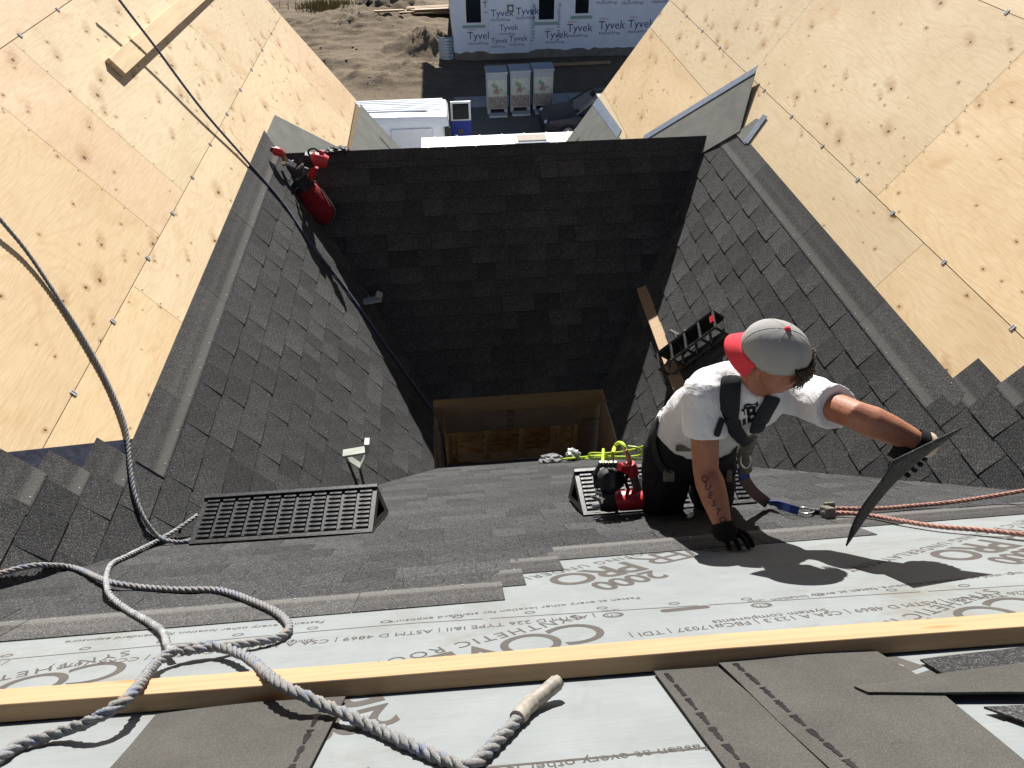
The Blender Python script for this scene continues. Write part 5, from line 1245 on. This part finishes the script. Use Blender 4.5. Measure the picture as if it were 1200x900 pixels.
# cargo van, tail to the right
vx1, vy0, vy1 = .16, 24.55, 26.55; van = thing('cargo_van', (-2.6, 25.5, .09), 'white cargo van with its rear door swung open', 'van')
def vsec(x, zt, wt, zb=.42):
    yc = (vy0 + vy1) / 2; hw = (vy1 - vy0) / 2; pts = [(-hw, zb), (-hw - .02, .9), (-hw + .01, 1.3), (-hw + .10, zt - .22), (-hw + .20, zt - .06), (-hw + .42, zt), (0, zt + .03)]
    return [V((x, yc + a * wt, z)) for a, z in pts] + [V((x, yc - a * wt, z)) for a, z in reversed(pts[:-1])]
mb = MB(); mb.loft([vsec(vx1, 2.0, .97, .5), vsec(vx1 - .06, 2.08, 1), vsec(vx1 - 2.5, 2.12, 1), vsec(vx1 - 3.9, 2.1, 1), vsec(vx1 - 4.35, 1.95, .98), vsec(vx1 - 4.95, 1.25, .97), vsec(vx1 - 5.6, 1.05, .95), vsec(vx1 - 5.75, .85, .9, .5)]); mb.build('body', M['white_paint'], van, smooth=True)
for i in range(7):
    y = vy0 + .5 + i * .165; mb = MB(); mb.abox(vx1 - 3.8, vx1 - .15, y, y + .05, 2.105, 2.16); bevel(mb.build('roof_rib', M['white_roof'], van), .01)
mb = MB(); mb.abox(vx1 - 1.9, vx1 - .55, vy0 - .02, vy0 + .01, 1.15, 1.72); bevel(mb.build('side_panel', M['white_paint'], van), .012)
mb = MB(); mb.abox(vx1 - .14, vx1 + .012, vy0 - .03, vy0 + .12, 1.05, 1.72); mb.build('tail_lamp_housing', M['dark_rubber'], van)
mb = MB(); mb.abox(vx1 - .10, vx1 + .022, vy0 - .036, vy0 + .06, 1.0, 1.34); bevel(mb.build('tail_lamp', M['lamp_red'], van), .01)
mb = MB(); mb.abox(vx1 - .02, vx1 + .014, vy0 + .2, vy1 - .2, .6, 1.9); mb.build('rear_opening', M['dark_rubber'], van)
mb = MB(); mb.abox(vx1 - .05, vx1 + .16, vy0 + .05, vy1 - .05, .42, .58); bevel(mb.build('bumper', M['dark_rubber'], van), .02)
for x in (vx1 - 1.25, vx1 - 4.7):
    wheel(van, x, vy0 - .02); wheel(van, x, vy1 - .24)
    mb = MB(); mb.tube([(x, vy0 - .015, .46), (x, vy0 + .3, .46)], [.46, .46], 22, hint=Z3); mb.build('wheel_arch', M['dark_rubber'], van)
for s_ in (-1,):
    x = vx1 - 4.2; mb = MB(); mb.abox(x - .35, x + .35, vy0 - .006, vy0 + .06, 1.3, 1.75); mb.build('side_window', M['glass'], van)
# open rear door, seen from its blue inner side
dz0, dz1 = .62, 1.98; dx0, dx1 = vx1 + .10, vx1 + .80; dy = vy1 - .35
mb = MB(); mb.abox(dx0, dx1, dy, dy + .05, dz0, 1.32); dpan = mb.build('rear_door', M['blue_paint'], van); bevel(dpan, .02)
mb = MB()
for q in ((dx0, dx0 + .07, 1.32, dz1), (dx1 - .07, dx1, 1.32, dz1), (dx0 + .07, dx1 - .07, dz1 - .07, dz1), (dx0 + .07, dx1 - .07, 1.32, 1.36)): mb.abox(q[0], q[1], dy, dy + .05, q[2], q[3])
mb.build('door_frame', M['white_paint'], dpan); mb = MB(); mb.abox(dx0 + .07, dx1 - .07, dy + .02, dy + .03, 1.36, dz1 - .07); mb.build('door_glass', M['glass'], dpan)
mb = MB(); mb.abox(dx0 + .2, dx0 + .42, dy - .02, dy, .86, 1.02); bevel(mb.build('latch', M['grey_rubber'], dpan), .01)
mb = MB(); mb.abox(dx0 + .08, dx0 + .20, dy - .012, dy, .70, .84); mb.build('door_sticker', M['crate'], dpan)
# enclosed trailer
tx0, tx1, ty0, ty1, tz = -.66, 5.2, 19.7, 21.85, 2.5; tl = thing('enclosed_trailer', (2.2, 20.8, .09), 'long white enclosed trailer with a flat roof hatch', 'trailer')
mb = MB(); mb.abox(tx0, tx1, ty0, ty1, .6, tz - .04); bevel(mb.build('body', M['white_paint'], tl), .04)
mb = MB(); mb.loft([[V((x, ty0 - .02, tz - .05)), V((x, ty0 + .1, tz)), V((x, (ty0 + ty1) / 2, tz + .03)), V((x, ty1 - .1, tz)), V((x, ty1 + .02, tz - .05))] for x in (tx0 - .02, tx1 + .02)]); mb.build('roof', M['white_roof'], tl)
for i in range(9):
    x = tx0 + .35 + i * .66; mb = MB(); mb.prism([V((x, ty0 + .05, tz + .004)), V((x, (ty0 + ty1) / 2, tz + .036)), V((x, ty1 - .05, tz + .004))], (.035, 0, .008)) ; mb.build('roof_seam', M['white_roof'], tl)
mb = MB(); mb.abox(2.0, 3.0, ty1 - 1.0, ty1 - .42, tz + .0, tz + .10); ht = mb.build('roof_hatch', M['frame'], tl); bevel(ht, .03)
mb = MB(); mb.abox(2.08, 2.92, ty1 - .94, ty1 - .48, tz + .101, tz + .13); bevel(mb.build('hatch_lid', M['foam'], ht), .02)
mb = MB(); mb.abox(4.05, 4.3, ty1 - .35, ty1 - .2, tz - .0, tz + .07); bevel(mb.build('marker_vent', M['grey_rubber'], tl), .02)
for z in (2.2, 1.9, 1.6):
    for y in (ty1 - .06, ty0 + .06): mb = MB(); mb.abox(tx0 - .03, tx0 + .02, y - .04, y + .04, z - .05, z + .05); mb.build('marker_lamp', M['lamp_red'], tl)
for x in (1.9, 2.8): wheel(tl, x, ty0 - .05, .34); wheel(tl, x, ty1 - .2, .34)
mb = MB(); mb.abox(tx0 + .1, tx1 - .1, ty0 + .1, ty1 - .1, .45, .6); mb.build('chassis', M['dark_rubber'], tl)
# dark car, nose to the left
car = thing('parked_car', (6.0, 28.0, .09), 'dark navy car parked beyond the trailer, mostly hidden by the roof', 'car'); cy0, cy1 = 27.0, 28.8
def csec(x, zt, w, zb=.35):
    x += .6; yc = (cy0 + cy1) / 2; hw = .9 * w; return [V((x, yc - hw, zb)), V((x, yc - hw - .02, min(.75, zt))), V((x, yc - hw + .06, min(.95, zt))), V((x, yc - hw * .78, zt)), V((x, yc, zt + .02)), V((x, yc + hw * .78, zt)), V((x, yc + hw - .06, min(.95, zt))), V((x, yc + hw + .02, min(.75, zt))), V((x, yc + hw, zb))]
mb = MB(); mb.loft([csec(3.05, .72, .85), csec(3.25, .86, .96), csec(4.2, 1.0, 1), csec(4.5, 1.03, 1), csec(5.2, 1.03, 1), csec(7.2, 1.05, 1), csec(7.7, .9, .93)]); mb.build('body', M['navy_paint'], car, smooth=True)
mb = MB(); mb.loft([csec(4.25, 1.0, .92, .9), csec(5.0, 1.47, .84, .9), csec(6.3, 1.50, .84, .9), csec(7.3, 1.05, .9, .9)]); cb = mb.build('cabin', M['glass'], car, smooth=True)
mb = MB(); mb.abox(5.65, 6.9, cy0 + .25, cy1 - .25, 1.47, 1.53); bevel(mb.build('roof', M['navy_paint'], car), .03)
for y in (cy0 + .12, cy1 - .12): bar2(V((4.85, y, 1.0)), V((5.65, (y * .85 + 27.9 * .15), 1.5)), .05, .05, 'pillar', 'navy_paint', car)
mb = MB(); mb.abox(5.6, 5.75, cy0 - .12, cy0 + .06, 1.02, 1.16); bevel(mb.build('mirror', M['navy_paint'], car), .02)
for y in (cy0 + .25, cy1 - .25): mb = MB(); mb.ball((3.8, y, .74), X3, Y3, Z3, .12, .2, .08, 12, 8); mb.build('headlight', M['frame'], car, smooth=True)
for x in (4.55, 7.3): wheel(car, x, cy0 - .02, .33); wheel(car, x, cy1 - .24, .33)

# low dark gutter line and wing walls under the two plywood slopes, so that they stand on something
for P, sgn, nm in ((PL, -1, roofL), (PR, 1, roofR)):
    e0, e1 = P.p(9.5, 4.9, -.2), P.p(9.5, .2, -.2)
    mb = MB(); xa, xb = e0.x, e1.x + sgn * 3
    mb.prism([V((xa, 9.40, 0)), V((xb, 9.40, 0)), V((xb, 9.40, e1.z)), V((e1.x, 9.40, e1.z)), V((xa, 9.40, e0.z))], (0, -.12, 0)); mb.build('gable_wall', M['wrap'], nm)
mb = MB(); mb.abox(-.9, 1.9, 9.25, 9.37, 0, PBB.p(0, 6.2).z - .1); mb.build('porch_wall', M['wrap'], roofB)
